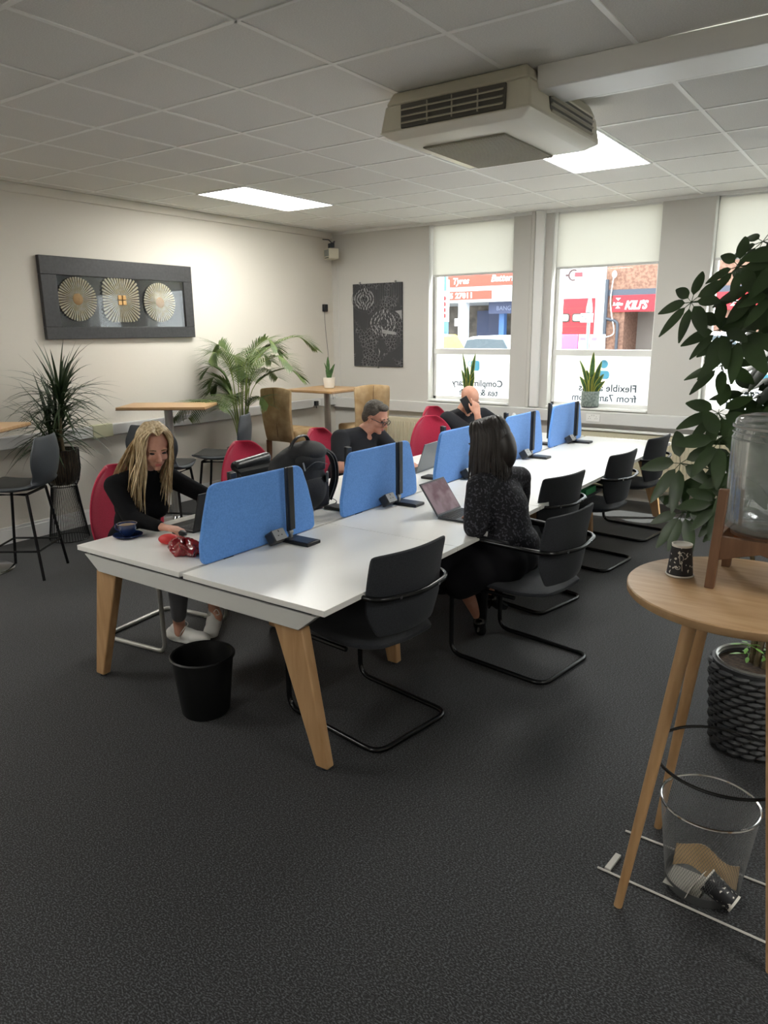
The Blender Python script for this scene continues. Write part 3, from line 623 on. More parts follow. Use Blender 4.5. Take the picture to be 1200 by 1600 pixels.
def hand(b, w, d, n, side, curl=.5, sc_=1.0, point=False):
    w, d, n = Vector(w), Vector(d).normalized(), Vector(n).normalized(); t = n.cross(d).normalized()*side; n = d.cross(t).normalized()*(1 if (d.cross(t)).dot(n) > 0 else -1)
    for i, off in enumerate((.030, .010, -.010, -.028)):
        k = w+(d*(.088-.006*abs(i-1))+t*off)*sc_; b.cap(w+t*off*.5*sc_, k, .015*sc_, .0115*sc_, 10)
        L = (.074, .082, .076, .060)[i]*sc_; a = curl*.5; q = k; c_ = curl
        if point and i == 0: c_ = .12; a = .1
        for f_, r0, r1 in ((.45, .0105, .0092), (.31, .0092, .0085), (.24, .0085, .0070)):
            dd = d*math.cos(a)-n*math.sin(a)+t*(.10*(1.5-i)*(1-curl)); q2 = q+dd*L*f_; b.cap(q, q2, r0*sc_, r1*sc_, 8); q = q2; a += c_*.9
    a0 = w+(d*.022+t*.020)*sc_; a1 = a0+(d*.036+t*.026-n*.012)*sc_; a2 = a1+(d*.030+t*.008-n*.008)*sc_; a3 = a2+(d*.024-t*.002-n*.006)*sc_
    b.cap(a0, a1, .014*sc_, .012*sc_, 10).cap(a1, a2, .011*sc_, .0095*sc_, 10).cap(a2, a3, .0095*sc_, .008*sc_, 8)
def limb(b, pts, rs):
    for i in range(len(pts)-1): b.cap(pts[i], pts[i+1], rs[i], rs[i+1], 16)
def torso(b, pel, che, neck, shl, shr, g=1.0, fem=False, add=0):
    pel, che, neck, shl, shr = map(Vector, (pel, che, neck, shl, shr)); lat = (shl-shr).normalized(); up = (neck-pel).normalized(); fw = lat.cross(up).normalized()
    R = Matrix((fw, lat, up)).transposed(); mid = pel.lerp(che, .5)
    b.ell(pel, (.115*g+add, .165*g+add, .12*g+add), R, 24, 16); b.ell(mid, (.105*g+add, (.135 if fem else .15)*g+add, .16*g+add), R, 24, 16); b.ell(che, (.115*g+add, (.150 if fem else .175)*g+add, .16*g+add), R, 24, 16)
    b.ell(che+up*.09, (.085*g+add, .155*g+add, .075*g+add), R, 24, 16)
    for s_ in (shl, shr): b.cap(neck-up*.03, s_, .05*g+add, .052*g+add, 14)
    if fem:
        for s_ in (-1, 1): b.ell(che+fw*.085*g+lat*.065*s_-up*.015, (.055*g+add, .055*g+add, .055*g+add), R)
    return R
def lock(b, pts, r, flat=.35, n=6):
    b.tube(sm(pts, 3), [r*max(.15, (1-(i/(3*(len(pts)-1)))**3)*min(1, .45+i*.25)) for i in range(3*(len(pts)-1)+1)], n, flat=flat)

# --- woman with long blonde hair, near left place
t = thing('person', 'woman with long blonde hair in a black turtleneck typing at the desk', 'person', (-3.5, 2.5, .0), 0, None); q = t.location
hc = V(-3.262, 2.482, 1.150); HR = frame((.85, -.36, -.36)); s = .98
neck = V(-3.36, 2.48, 1.01); che = V(-3.42, 2.48, .83); pel = V(-3.50, 2.48, .56); shl = V(-3.38, 2.65, .945); shr = V(-3.42, 2.325, .945)
elr = V(-3.285, 2.315, .785); wrr = V(-3.075, 2.345, .760); ell_ = V(-3.17, 2.80, .80); wrl = V(-2.985, 2.64, .765)
knr = V(-3.06, 2.42, .57); anr = V(-3.255, 2.545, .115); knl = V(-3.06, 2.66, .56); anl = V(-3.20, 2.765, .14)
b = B(q); head(b, hc, HR, s); limb(b, [neck-V(.01, 0, .05), neck, hc+V(-.03, 0, -.06)], [.055, .048, .048]); torso(b, pel, che, neck, shl, shr, .90, True)
limb(b, [shr, elr, wrr], [.044, .034, .023]); limb(b, [shl, ell_, wrl], [.044, .034, .023])
hand(b, wrr, (.9, .35, -.10), (0, 0, 1), 1, .45, .92); hand(b, wrl, (.9, -.45, -.08), (0, 0, 1), -1, .45, .92)
limb(b, [pel+V(0, -.08, -.02), knr, anr, anr+V(.02, -.01, -.05)], [.078, .054, .034, .036]); limb(b, [pel+V(0, .08, -.02), knl, anl, anl+V(.02, 0, -.05)], [.078, .054, .034, .036])
blend('body', b, M_skin, t, .0065, 5)
face(hc, HR, s, t, mat('fair eyebrow', '#7c6044', .8))
b = B(q); torso(b, pel+V(0, 0, .05), che, neck, shl, shr, .92, True, .010); limb(b, [shr, shr.lerp(elr, .5), elr, elr.lerp(wrr, .9)], [.058, .052, .048, .032]); limb(b, [shl, shl.lerp(ell_, .5), ell_, ell_.lerp(wrl, .9)], [.058, .052, .048, .032])
limb(b, [neck-V(.01, 0, .04), neck+V(.012, 0, .035)], [.066, .060])
blend('turtleneck_top', b, M_top, t, .009, 5)
b = B(q); limb(b, [pel+V(0, -.08, -.01), knr, knr.lerp(anr, .35), anr.lerp(knr, .12)], [.100, .068, .062, .044]); limb(b, [pel+V(0, .08, -.01), knl, knl.lerp(anl, .35), anl.lerp(knl, .30)], [.100, .068, .062, .048]); b.ell(pel+V(0, 0, -.01), (.13, .17, .11))
blend('leggings', b, M_legging, t, .010, 4)
def trainer(an, d, lab, pitch_=0):
    d = Vector(d).normalized(); R = frame(d); R = R @ RY(pitch_); c = Vector(an)+V(0, 0, -.045); b = B(q)
    pp = lambda x, y, z: c+R @ Vector((x, y, z))
    limb(b, [pp(-.045, 0, -.026), pp(.06, 0, -.030), pp(.165, 0, -.040)], [.042, .044, .030]); b.ell(pp(.12, 0, -.033), (.08, .048, .034), R); limb(b, [pp(-.02, 0, .0), pp(.04, 0, -.015)], [.040, .034]); b.ell(pp(.05, 0, -.058), (.13, .044, .016), R)
    sh = blend('trainer', b, M_shoe, t, .006, 3, lab)
    b = B(q)
    for i in range(4): b.tube(sm([pp(.035+.022*i, -.030, -.016-.004*i), pp(.045+.022*i, 0, .010-.007*i), pp(.035+.022*i, .030, -.016-.004*i)], 3), .0028, 5)
    b.tube(sm([pp(.03, 0, .014), pp(.01, .03, .045), pp(.03, .045, .02), pp(.035, 0, .014)], 4), .0025, 5).tube(sm([pp(.03, 0, .014), pp(.06, -.03, .035), pp(.04, -.05, .0), pp(.03, -.045, -.03)], 4), .0025, 5)
    obj('laces', b, mat('white lace', '#dcdad4', .7), sh)
trainer(anr+V(0, 0, 0), (.95, .30, 0), 'trainer flat on the floor'); trainer(anl+V(.0, 0, .03), (.45, -.9, 0), 'trainer resting on its toe', .75)
# hair: cap and falling locks parted in the middle
random.seed(3); b = B(q); HL = lambda x, y, z: hc+HR @ (V(x, y, z)*s)
b.ell(HL(-.03, 0, .038), (.094*s, .086*s, .090*s), HR, 24, 16); b.ell(HL(-.055, 0, -.02), (.065*s, .080*s, .10*s), HR, 24, 16)
for i in range(230):
    sd = -1 if i % 2 else 1; ph = random.uniform(.72, 3.0) if random.random() < .7 else random.uniform(.72, 1.3); x0 = random.uniform(-.05, .06)
    pts = [HL(x0+.01, sd*.003, .124-abs(x0-.0)*.35)]
    for a in (.35, .75, 1.1, 1.5):
        px = math.cos(ph); py = math.sin(ph); k = math.sin(a)
        pts.append(HL((-.005+px*.098*k)*1+x0*(1-k), sd*(py*.092*k+.005), .03+.098*math.cos(a)))
    base = pts[-1]; L = random.uniform(.24, .40) if ph < 1.7 else random.uniform(.22, .34); j = random.uniform(-.012, .012)
    if ph < 1.7: tgt = che+V(.085+random.uniform(-.02, .05), sd*(.085+random.uniform(-.035, .05))+.0, .0); 
    else: tgt = neck+V(-.09+random.uniform(-.03, .02), sd*random.uniform(.02, .16), 0)
    for f_ in (.33, .66, 1.0):
        g = base.lerp(V(tgt.x, tgt.y, base.z), min(1, f_*1.1)); pts.append(V(g.x+j+random.uniform(-.006, .006), g.y+random.uniform(-.008, .008), base.z-L*f_))
    lock(b, pts, random.uniform(.008, .014), .45)
obj('hair', b, M_blond, t)

# --- man with glasses, third left place
t = thing('person', 'man with short grey hair and glasses in a charcoal t-shirt looking down', 'person', (-3.55, 4.5, 0)); q = t.location
hc = V(-3.335, 4.635, 1.088); HR = frame((.88, .10, -.36)); s = 1.02
neck = V(-3.41, 4.58, .985); che = V(-3.48, 4.53, .81); pel = V(-3.58, 4.50, .55); shl = V(-3.41, 4.74, .935); shr = V(-3.47, 4.36, .94)
elr = V(-3.36, 4.20, .755); wrr = V(-3.12, 4.33, .755); ell_ = V(-3.25, 4.82, .76); wrl = V(-3.06, 4.66, .755)
b = B(q); head(b, hc, HR, s, 1.1); limb(b, [neck-V(0, 0, .06), neck, hc+V(-.02, -.02, -.06)], [.066, .055, .055]); torso(b, pel, che, neck-V(0, 0, .02), shl, shr, 1.02)
limb(b, [shr, elr, wrr], [.056, .044, .028]); limb(b, [shl, ell_, wrl], [.056, .044, .028]); hand(b, wrr, (.9, .3, -.1), (0, 0, 1), 1, .45); hand(b, wrl, (.9, -.4, -.1), (0, 0, 1), -1, .45)
limb(b, [pel+V(0, -.09, 0), V(-3.1, 4.40, .56), V(-3.12, 4.40, .10)], [.09, .062, .042]); limb(b, [pel+V(0, .09, 0), V(-3.1, 4.65, .56), V(-3.12, 4.66, .10)], [.09, .062, .042])
blend('body', b, M_skin2, t, .007, 5); face(hc, HR, s, t, M_ghair)
b = B(q); torso(b, pel, che, neck-V(0, 0, .005), shl, shr, 1.06, False, .016); limb(b, [shr, shr.lerp(elr, .72)], [.078, .068]); limb(b, [shl, shl.lerp(ell_, .72)], [.078, .068])
blend('t_shirt', b, M_tee, t, .009, 5)
b = B(q); limb(b, [pel+V(0, -.09, 0), V(-3.1, 4.40, .56), V(-3.12, 4.40, .12)], [.11, .08, .06]); limb(b, [pel+V(0, .09, 0), V(-3.1, 4.65, .56), V(-3.12, 4.66, .12)], [.11, .08, .06]); blend('trousers', b, M_skirt, t, .012, 3)
b = B(q); limb(b, [V(-3.14, 4.40, .05), V(-2.98, 4.40, .04)], [.045, .038]); obj('shoe', b, M_boot, t); b = B(q); limb(b, [V(-3.14, 4.66, .05), V(-2.98, 4.66, .04)], [.045, .038]); obj('shoe', b, M_boot, t)
HL = lambda x, y, z: hc+HR @ (V(x, y, z)*s)
b = B(q); b.ell(HL(-.024, 0, .043), (.092*s, .081*s, .084*s), HR, 24, 16); b.ell(HL(-.06, 0, -.005), (.05*s, .074*s, .07*s), HR, 20, 12); b.ell(HL(.03, 0, .095), (.045*s, .058*s, .028*s), HR, 20, 12)
random.seed(8)
for i in range(150):
    a = random.uniform(-1.9, 1.9); z = random.uniform(.03, .118); rr = math.sqrt(max(0, 1-((z-.043)/.086)**2)); p0 = HL(-.024-math.cos(a)*.086*rr*(1 if abs(a) < 1.5 else .6), math.sin(a)*.078*rr, z); b.cap(p0, p0+HR @ V(.016, 0, .004), .006, .003, 6)
blend('hair', b, M_ghair, t, .006, 1)
b = B(q)
for y in (-1, 1):
    b.tube([HL(.103-.012*abs(math.cos(a*PI/8))*(0), y*.033+.024*math.cos(a*PI/8), -.004+.018*math.sin(a*PI/8)) for a in range(16)], .0032, 6, True)
    b.tube([HL(.102, y*.057, .003), HL(.08, y*.074, .003), HL(0, y*.080, .0), HL(-.02, y*.08, -.012)], .003, 6)
b.tube([HL(.104, -.009, .0), HL(.108, 0, .003), HL(.104, .009, .0)], .003, 6)
obj('glasses', b, M_blk, t)

# --- bald man on the phone, far left place
t = thing('person', 'bald man in a dark polo shirt holding a phone to his ear', 'person', (-3.5, 6.2, 0)); q = t.location
hc = V(-3.325, 6.145, 1.108); HR = frame((.78, -.34, -.50)); s = 1.04
neck = V(-3.41, 6.18, 1.0); che = V(-3.46, 6.2, .82); pel = V(-3.55, 6.22, .55); shl = V(-3.33, 6.42, .925); shr = V(-3.46, 5.97, .925)
elr = V(-3.10, 5.98, .755); wrr = V(-3.145, 5.965, .985); ell_ = V(-3.05, 6.50, .76); wrl = V(-2.95, 6.28, .755)
b = B(q); head(b, hc, HR, s, 1.12); limb(b, [neck-V(0, 0, .06), neck, hc+V(-.03, 0, -.06)], [.072, .064, .062]); torso(b, pel, che, neck, shl, shr, 1.1)
limb(b, [shr, elr, wrr], [.058, .046, .030]); limb(b, [shl, ell_, wrl], [.058, .044, .028]); hand(b, wrr, (-.28, .18, 1), (.8, -.5, .1), 1, .75, 1.05, True); hand(b, wrl, (.7, -.7, -.1), (0, 0, 1), -1, .5)
limb(b, [pel+V(0, -.09, 0), V(-3.1, 6.08, .56), V(-3.12, 6.08, .10)], [.09, .062, .042]); limb(b, [pel+V(0, .09, 0), V(-3.1, 6.35, .56), V(-3.12, 6.36, .10)], [.09, .062, .042])
blend('body', b, M_skin, t, .007, 5); face(hc, HR, s, t, M_ghair)
b = B(q); torso(b, pel, che, neck-V(0, 0, .01), shl, shr, 1.12, False, .012); limb(b, [shr, shr.lerp(elr, .5)], [.082, .072]); limb(b, [shl, shl.lerp(ell_, .6)], [.082, .070]); blend('polo_shirt', b, M_tee, t, .009, 5)
b = B(q); limb(b, [pel+V(0, -.09, 0), V(-3.1, 6.08, .56), V(-3.12, 6.08, .12)], [.11, .08, .06]); limb(b, [pel+V(0, .09, 0), V(-3.1, 6.35, .56), V(-3.12, 6.36, .12)], [.11, .08, .06]); blend('trousers', b, M_skirt, t, .012, 3)
for y in (6.08, 6.36): b = B(q); limb(b, [V(-3.14, y, .05), V(-2.98, y, .04)], [.045, .038]); obj('shoe', b, M_boot, t)
ph_ = B((-3.28, 5.995, 1.07)); ph_.box((-3.275, 6.0, 1.07), (.012, .075, .155), frame((.72, -.69, .12)) @ RX(.5)); tag(obj('mobile_phone', ph_, M_blk, None, .003), 'black mobile phone held to the ear of the bald man', 'phone')

# --- dark-haired woman seen from behind, second right place
t = thing('person', 'woman with long dark hair seen from behind in a patterned dark blouse', 'person', (-1.5, 3.45, 0)); q = t.location
hc = V(-1.74, 3.43, 1.165); HR = frame((-.90, -.30, -.28)); s = 1.0
neck = V(-1.69, 3.44, 1.03); che = V(-1.66, 3.45, .83); pel = V(-1.60, 3.47, .57); shl = V(-1.71, 3.27, .965); shr = V(-1.64, 3.615, .96)
ell_ = V(-1.70, 3.23, .765); wrl = V(-1.79, 3.44, .757); elr = V(-1.70, 3.73, .77); wrr = V(-1.83, 3.62, .755)
knl = V(-1.93, 3.30, .58); knr = V(-1.96, 3.52, .60); anl = V(-1.83, 3.56, .12); anr = V(-1.86, 3.80, .19)
b = B(q); head(b, hc, HR, s); limb(b, [neck-V(0, 0, .05), neck, hc+V(.03, 0, -.06)], [.055, .048, .048]); torso(b, pel, che, neck, shl, shr, .92, True)
limb(b, [shl, ell_, wrl], [.044, .034, .023]); limb(b, [shr, elr, wrr], [.044, .034, .023]); hand(b, wrl, (-.93, .35, -.05), (0, 0, 1), -1, .45, .9); hand(b, wrr, (-.9, -.25, -.1), (0, 0, 1), 1, .45, .92)
limb(b, [pel+V(0, -.08, 0), knl, anl], [.08, .054, .034]); limb(b, [pel+V(0, .08, 0), knr, anr], [.08, .054, .034])
blend('body', b, M_skin2, t, .007, 5); face(hc, HR, s, t, M_dhair)
b = B(q); torso(b, pel+V(.0, 0, .06), che, neck-V(0, 0, .01), shl, shr, .98, True, .014); limb(b, [shl, shl.lerp(ell_, .5), ell_, ell_.lerp(wrl, .8)], [.062, .068, .064, .040]); limb(b, [shr, shr.lerp(elr, .5), elr, elr.lerp(wrr, .8)], [.062, .068, .064, .040])
b.ell(V(-1.62, 3.46, .66), (.125, .175, .12)); blend('blouse', b, M_blouse, t, .010, 4)
b = B(q); b.ell(pel, (.14, .19, .12)); limb(b, [pel+V(0, -.1, -.01), knl], [.13, .10]); limb(b, [pel+V(0, .1, -.01), knr], [.13, .10]); limb(b, [knl+V(.02, -.02, 0), V(-1.92, 3.27, .44)], [.105, .10]); limb(b, [knr, V(-1.93, 3.46, .44)], [.10, .10]); limb(b, [V(-1.70, 3.30, .52), V(-1.80, 3.26, .44)], [.12, .10]); limb(b, [V(-1.72, 3.5, .52), V(-1.8, 3.45, .46)], [.12, .10])
blend('skirt', b, M_skirt, t, .012, 5)
for a_, d_, lb in ((anl, (-.2, .6, -.55), 'heeled shoe on the floor'), (anr, (.1, .75, -.45), 'raised heeled shoe of the crossed leg')):
    b = B(q); R = frame(d_); c = a_+V(0, 0, -.02); pp = lambda x, y, z: c+R @ V(x, y, z)
    limb(b, [pp(-.02, 0, -.02), pp(.07, 0, -.03), pp(.15, 0, -.025)], [.036, .034, .022]); limb(b, [c, c+V(.01, -.03, .24)], [.038, .052]); limb(b, [pp(-.03, 0, -.03), pp(-.02, 0, -.075)], [.018, .010])
    blend('ankle_boot', b, M_boot, t, .007, 3, lb)
random.seed(5); b = B(q); HL = lambda x, y, z: hc+HR @ (V(x, y, z)*s)
b.ell(HL(-.03, 0, .04), (.10*s, .090*s, .095*s), HR, 24, 16); b.ell(HL(-.055, 0, -.03), (.085*s, .095*s, .13*s), HR, 24, 16); b.ell(HL(-.075, 0, .085), (.045, .05, .04), HR, 16, 10)
for i in range(260):
    sd = -1 if i % 2 else 1; ph = random.uniform(.75, 3.14); x0 = random.uniform(-.06, .05); pts = [HL(x0, sd*.003, .128-abs(x0)*.35)]
    for a in (.35, .75, 1.1, 1.5): k = math.sin(a); pts.append(HL(-.01+math.cos(ph)*.108*k+x0*(1-k), sd*(math.sin(ph)*.102*k+.004), .035+.1*math.cos(a)))
    base = pts[-1]; L = random.uniform(.20, .27); out = (base-hc); out.z = 0; out = out.normalized() if out.length > 0 else V(0, 0, 0)
    for f_ in (.33, .66, 1.0): g = base+out*.022*f_; pts.append(V(g.x+random.uniform(-.006, .006), g.y+random.uniform(-.006, .006), base.z-L*f_))
    lock(b, pts, random.uniform(.010, .016), .5)
obj('hair', b, M_dhair, t)
# ------------------------------------------------------------------ tables, stools and bar chairs along the left wall
def pedestal_table(label, A, ux, w1, w2, h, disc=True):      # A: corner, ux: direction of first side
    ux = V(*ux, 0).normalized(); uy = V(-ux.y, ux.x, 0); c = V(*A, 0)+ux*w1/2+uy*w2/2; a = math.atan2(ux.y, ux.x)
    t = thing('bar_table', label, 'table', c, a, 'high wooden topped tables')
    obj('table_top', B().bb(-w1/2, w1/2, -w2/2, w2/2, h-.028, h), M_bartop, t, .004)
    obj('edge_band', B().bb(-w1/2-.001, w1/2+.001, -w2/2-.001, w2/2+.001, h-.026, h-.020), M_walnut, t)
    obj('pedestal', B().tube([(0, 0, .02), (0, 0, h-.03)], .038, 20), M_silver, t); obj('top_plate', B().bb(-.14, .14, -.14, .14, h-.036, h-.028), M_dgrey, t)
    obj('base', B().lathe([(.0, 0), (.21, 0), (.215, .008), (.20, .018), (.05, .03), (.04, .05), (0, .05)], (0, 0, 0), 40), M_chrome, t)
    return t
pedestal_table('square high table behind the blonde woman by the left wall', (-5.709, 3.967), (.83, .557), .80, .46, 1.1)
pedestal_table('high table cut off by the left edge of the picture', (-5.361, 2.983), (-.83, -.557), .75, .50, 1.1)
pedestal_table('high table in the far corner with a small snake plant on it', (-5.80, 6.265), (1, 0), .70, .70, 1.1)
# grey shell stools: front is +x
st = thing('bar_stool', 'grey bar stool at the left edge with its quilted seat facing the wall', 'stool', (-5.215, 2.745, 0), 0, 'grey shell bar stools'); st.rotation_euler.z = math.radians(215)
SH = .66
def shell(u, v):     # u across, v from seat front to back top
    if v < .45: x = .22-.40*v/.45; z = SH+.02-.02*math.sin(PI*v/.45)
    else:
        a = (v-.45)/.55; x = -.18-.055*math.sin(min(1, a*3)*PI/2)-.035*a; z = SH+.02+.36*a**1.15
    w = .225*(1-.25*max(0, .22-v)/.22)*(1-.30*max(0, v-.82)/.18)*(1-.16*math.exp(-((v-.58)/.09)**2))
    y = (2*u-1)*w; cu = (2*u-1)**2; return (x+(.035*cu if v > .5 else 0), y, z+(.012*cu if v < .5 else 0))
obj('seat_shell', B().surf(shell, 14, 30, lambda u, v: .04*min(1, .4+4*min(u, 1-u, v, 1-v))), M_gleather, st, 0, 1)
obj('seat_pad', B().surf(lambda u, v: (.20-.36*v, (2*u-1)*.19, SH+.038-.015*math.sin(PI*v)), 8, 8, lambda u, v: .03*min(1, .3+4*min(u, 1-u, v, 1-v))), M_darkseat, st, 0, 1)
lt = {}
for sx in (-1, 1):
    for sy in (-1, 1):
        lt[(sx, sy)] = (V(sx*.13, sy*.15, SH-.03), V(sx*.205, sy*.205, 0)); obj('leg', B().tube(lt[(sx, sy)], .011, 8), M_blkmet, st)
obj('seat_ring', B().tube([lt[k][0] for k in ((-1, -1), (1, -1), (1, 1), (-1, 1))], .011, 8, True), M_blkmet, st)
mid = {k: v[0].lerp(v[1], .66) for k, v in lt.items()}
for k1, k2 in (((-1, -1), (1, -1)), ((1, -1), (1, 1)), ((1, 1), (-1, 1)), ((-1, 1), (-1, -1))): obj('foot_rail', B().tube([mid[k1], mid[k2]], .008, 8), M_blkmet, st)
dup(st, (-4.93, 3.86, 0), math.radians(115), 'dark bar stool whose back stands behind the blonde woman')
dup(st, (-4.96, 4.49, 0), math.radians(212), 'grey bar stool seen side-on beneath the palm')
# tan suede bar chairs: front is +x
tc = thing('bar_chair', 'tan suede bar chair left of the corner table, facing the windows', 'chair', (-5.53, 6.10, 0), PI/2, 'tan suede bar chairs')
obj('backrest', B().surf(lambda u, v: (-.21-.05*v+.02*math.sin(PI*u)-.025*math.sin(PI*v), (2*u-1)*(.20+.025*v), .56+.58*v+.02*math.sin(PI*u)*v), 12, 14, lambda u, v: .075*min(1, .5+4*min(u, 1-u, v, 1-v))), M_tan, tc, 0, 1)
obj('seam', B().tube([(-.255, 0, .62), (-.275, 0, .9), (-.30, 0, 1.15)], .003, 5), M_walnut, tc)
obj('seat', B().bb(-.20, .24, -.215, .215, .56, .69), M_tan, tc, .03)
for sx in (-1, 1):
    for sy in (-1, 1): obj('leg', B().frustum((sx*.19-.01, sy*.185, .57), (.045, .045), (sx*.205-.01, sy*.19, 0), (.032, .032)), M_brown, tc)
obj('stretcher', B().bb(-.2, .19, -.01, .01, .2, .225), M_brown, tc)
dup(tc, (-5.08, 6.80, 0), math.radians(152), 'tan suede bar chair behind the man with glasses')
# ------------------------------------------------------------------ plants
def stripleaf(b, p, d, L, w, droop, n=7, fold=.25, side=None, twist=0):
    d = Vector(d).normalized(); pts = []; q = Vector(p); dd = d.copy()
    for i in range(n+1):
        pts.append(V(max(q.x, XL+.03), q.y, q.z)); q = q+dd*(L/n); dd = (dd+V(0, 0, -droop/n)).normalized()
    sd = side if side is not None else d.cross(V(0, 0, 1)); sd = sd if sd.length > 1e-4 else V(1, 0, 0)
    b.strip(pts, [w*min(1, .45+2.2*i/n)*max(.02, 1-(i/n)**2.2) for i in range(n+1)], sd, fold)
random.seed(11)
t = thing('dragon_plant', 'spiky dragon tree with thin dark arching leaves in a brown metal planter', 'plant', (-5.80, 3.45, 0)); q = t.location
for j, (ang, h, r0) in enumerate(((.4, 1.22, .05), (2.5, 1.0, .05), (4.4, .92, .06))):
    p1 = V(-5.80+math.cos(ang)*.06, 3.45+math.sin(ang)*.06, h); obj('stem', B(q).tube(sm([(-5.80+math.cos(ang)*.04, 3.45+math.sin(ang)*.04, .70), V(-5.80, 3.45, (h+.7)/2)+V(math.cos(ang), math.sin(ang), 0)*.03, p1]), .014, 8), M_stem, t)
    b = B(q)
    for i in range((95, 70, 60)[j]):
        a = random.uniform(0, 2*PI); el = random.uniform(-.25, 1.35); d = V(math.cos(a)*math.cos(el), math.sin(a)*math.cos(el), math.sin(el)); z = random.uniform(-.12, .06)
        if d.x < -.25: d.x *= .3
        stripleaf(b, p1+V(0, 0, z), d, random.uniform(.34, .56), random.uniform(.010, .014), random.uniform(.5, 1.5), 6, .3)
    obj('leaves', b, M_leafd, t)
obj('soil', B(q).lathe([(0, .72), (.12, .72)], (-5.80, 3.45, 0), 24), M_soil, t)
t = thing('plant_stand', 'brown metal planter on a flared black wire stand', 'planter', (-5.80, 3.45, 0)); q = t.location
obj('pot', B(q).lathe([(.0, .49), (.09, .49), (.125, .53), (.142, .62), (.140, .78), (.146, .79), (.135, .79), (.132, .64), (.11, .53), (0, .52)], (-5.80, 3.45, 0), 40), mat('ribbed bronze', '#5d5144', .3, metal=.8, col2='#8a7a66', scale=4, stretch=(14, 14, .4), lo=.35, hi=.65), t)
b = B(q); b2 = B(q)
for i in range(44):
    a = 2*PI*i/44; c_, s_ = math.cos(a), math.sin(a); P_ = lambda r, z: (-5.80+c_*r, 3.45+s_*r, z)
    b.tube([P_(.148, .79), P_(.148, .62), P_(.128, .52), P_(.105, .475), P_(.125, .30), P_(.165, .01)], .0027, 5)
for r, z in ((.105, .475), (.165, .008), (.148, .788)): b2.tube([(-5.80+r*math.cos(a*PI/20), 3.45+r*math.sin(a*PI/20), z) for a in range(40)], .004, 6, True)
o = obj('wire_cage', b, M_blkmet, t); obj('hoops', b2, M_blkmet, t)
# palm
t = thing('palm_plant', 'feathery green palm in a shiny brown pot below the large picture', 'plant', (-5.62, 5.40, 0)); q = t.location
obj('pot', B(q).lathe([(0, 0), (.10, 0), (.12, .02), (.155, .40), (.165, .56), (.155, .565), (.145, .42), (0, .42)], (-5.62, 5.40, 0), 36), M_bronze, t)
obj('soil', B(q).lathe([(0, .53), (.155, .53)], (-5.62, 5.40, 0), 24), M_soil, t)
for i in range(24):
    a = 2*PI*i*.381966+random.uniform(-.2, .2); reach = random.uniform(.25, .62); H = random.uniform(.55, 1.16)
    if math.cos(a) < -.2: reach *= .45
    p0 = V(-5.62+.04*math.cos(a), 5.40+.04*math.sin(a), .53); p2 = p0+V(max(math.cos(a)*reach, -.2), math.sin(a)*reach, H); p1 = p0+V(math.cos(a)*reach*.22, math.sin(a)*reach*.22, H*.75); p3 = p2+V(math.cos(a)*reach*.45, math.sin(a)*reach*.45, -.02-.2*reach)
    c_ = sm([p0, p1, p2, p3], 8); fr = obj('frond', B(q).tube(c_, [.006*(1-.8*k/(len(c_)-1)) for k in range(len(c_))], 5), mat('palm stem', '#7a8a44', .6), t)
    b = B(q); n0 = int(len(c_)*.36)
    for k in range(n0, len(c_)-1):
        for sub in (0, .5):
            p = c_[k].lerp(c_[k+1], sub); tg = (c_[k+1]-c_[k]).normalized(); sd = tg.cross(V(0, 0, 1)); sd = sd.normalized() if sd.length > .01 else V(1, 0, 0)
            f_ = (k+sub-n0)/(len(c_)-n0); L = .20*math.sin(PI*min(1, .22+.75*f_))+.05
            for s_ in (-1, 1): stripleaf(b, p, sd*s_*.85+tg*.75+V(0, 0, .12), L*random.uniform(.9, 1.2), .0078, .5, 4, .2)
    obj('leaflets', b, M_leafp, fr)
# snake plants
def snake(name, label, c, leaves, potfn, yellow=False):
    t = thing('snake_plant', label, 'plant', c, 0, 'snake plants'); q = t.location; potfn(t, q)
    for (dx, dy, h, tx, ty, w, z0) in leaves:
        p0 = V(*c)+V(dx, dy, z0); pts = sm([p0, p0+V(tx*.25, ty*.25, h*.4), p0+V(tx*.6, ty*.6, h*.75), p0+V(tx, ty, h)], 4); n = len(pts)
        ws = [w*min(1, .55+1.2*i/n)*max(.03, 1-max(0, (i/(n-1)-.45)/.55)**1.7) for i in range(n)]
        sd = V(.8, .6, 0) if tx >= 0 else V(.9, -.3, 0)
        lf = obj('leaf', B(q).strip(pts, ws, sd, .22), M_snake, t)
        if yellow:
            b = B(q)
            for s_ in (-1, 1): b.strip([p+sd.normalized()*ws[i]*s_ for i, p in enumerate(pts)], [w*.16*min(1, 3*(1-i/n)) for i in range(n)], sd, .1)
            obj('leaf_margin', b, M_snakey, lf)
def pot_white(t, q): obj('pot', B(q).lathe([(0, 0), (.045, 0), (.058, .01), (.068, .10), (.070, .125), (.062, .125), (.058, .10), (0, .10)], q, 32), M_wpot, t)
def pot_spk(t, q): obj('pot', B(q).lathe([(0, .012), (.088, .012), (.092, .02), (.095, .165), (.093, .17), (.083, .17), (.08, .15), (0, .15)], q, 36), M_ppot, t); obj('saucer', B(q).lathe([(0, 0), (.085, 0), (.088, .014), (0, .014)], q, 30), M_dgrey, t)
def pot_dark(t, q): obj('pot', B(q).lathe([(0, 0), (.06, 0), (.082, .13), (.086, .135), (.075, .135), (0, .12)], q, 32), M_dgrey, t)
snake('a', 'small snake plant in a white pot on the corner table', (-5.42, 6.62, 1.1), [(-.01, 0, .25, .0, 0, .020, .11), (-.025, .01, .18, -.05, .0, .015, .11), (.02, 0, .17, .055, .02, .016, .11), (.01, .01, .12, .02, 0, .018, .11), (-.02, -.01, .10, -.02, 0, .018, .11)], pot_white)
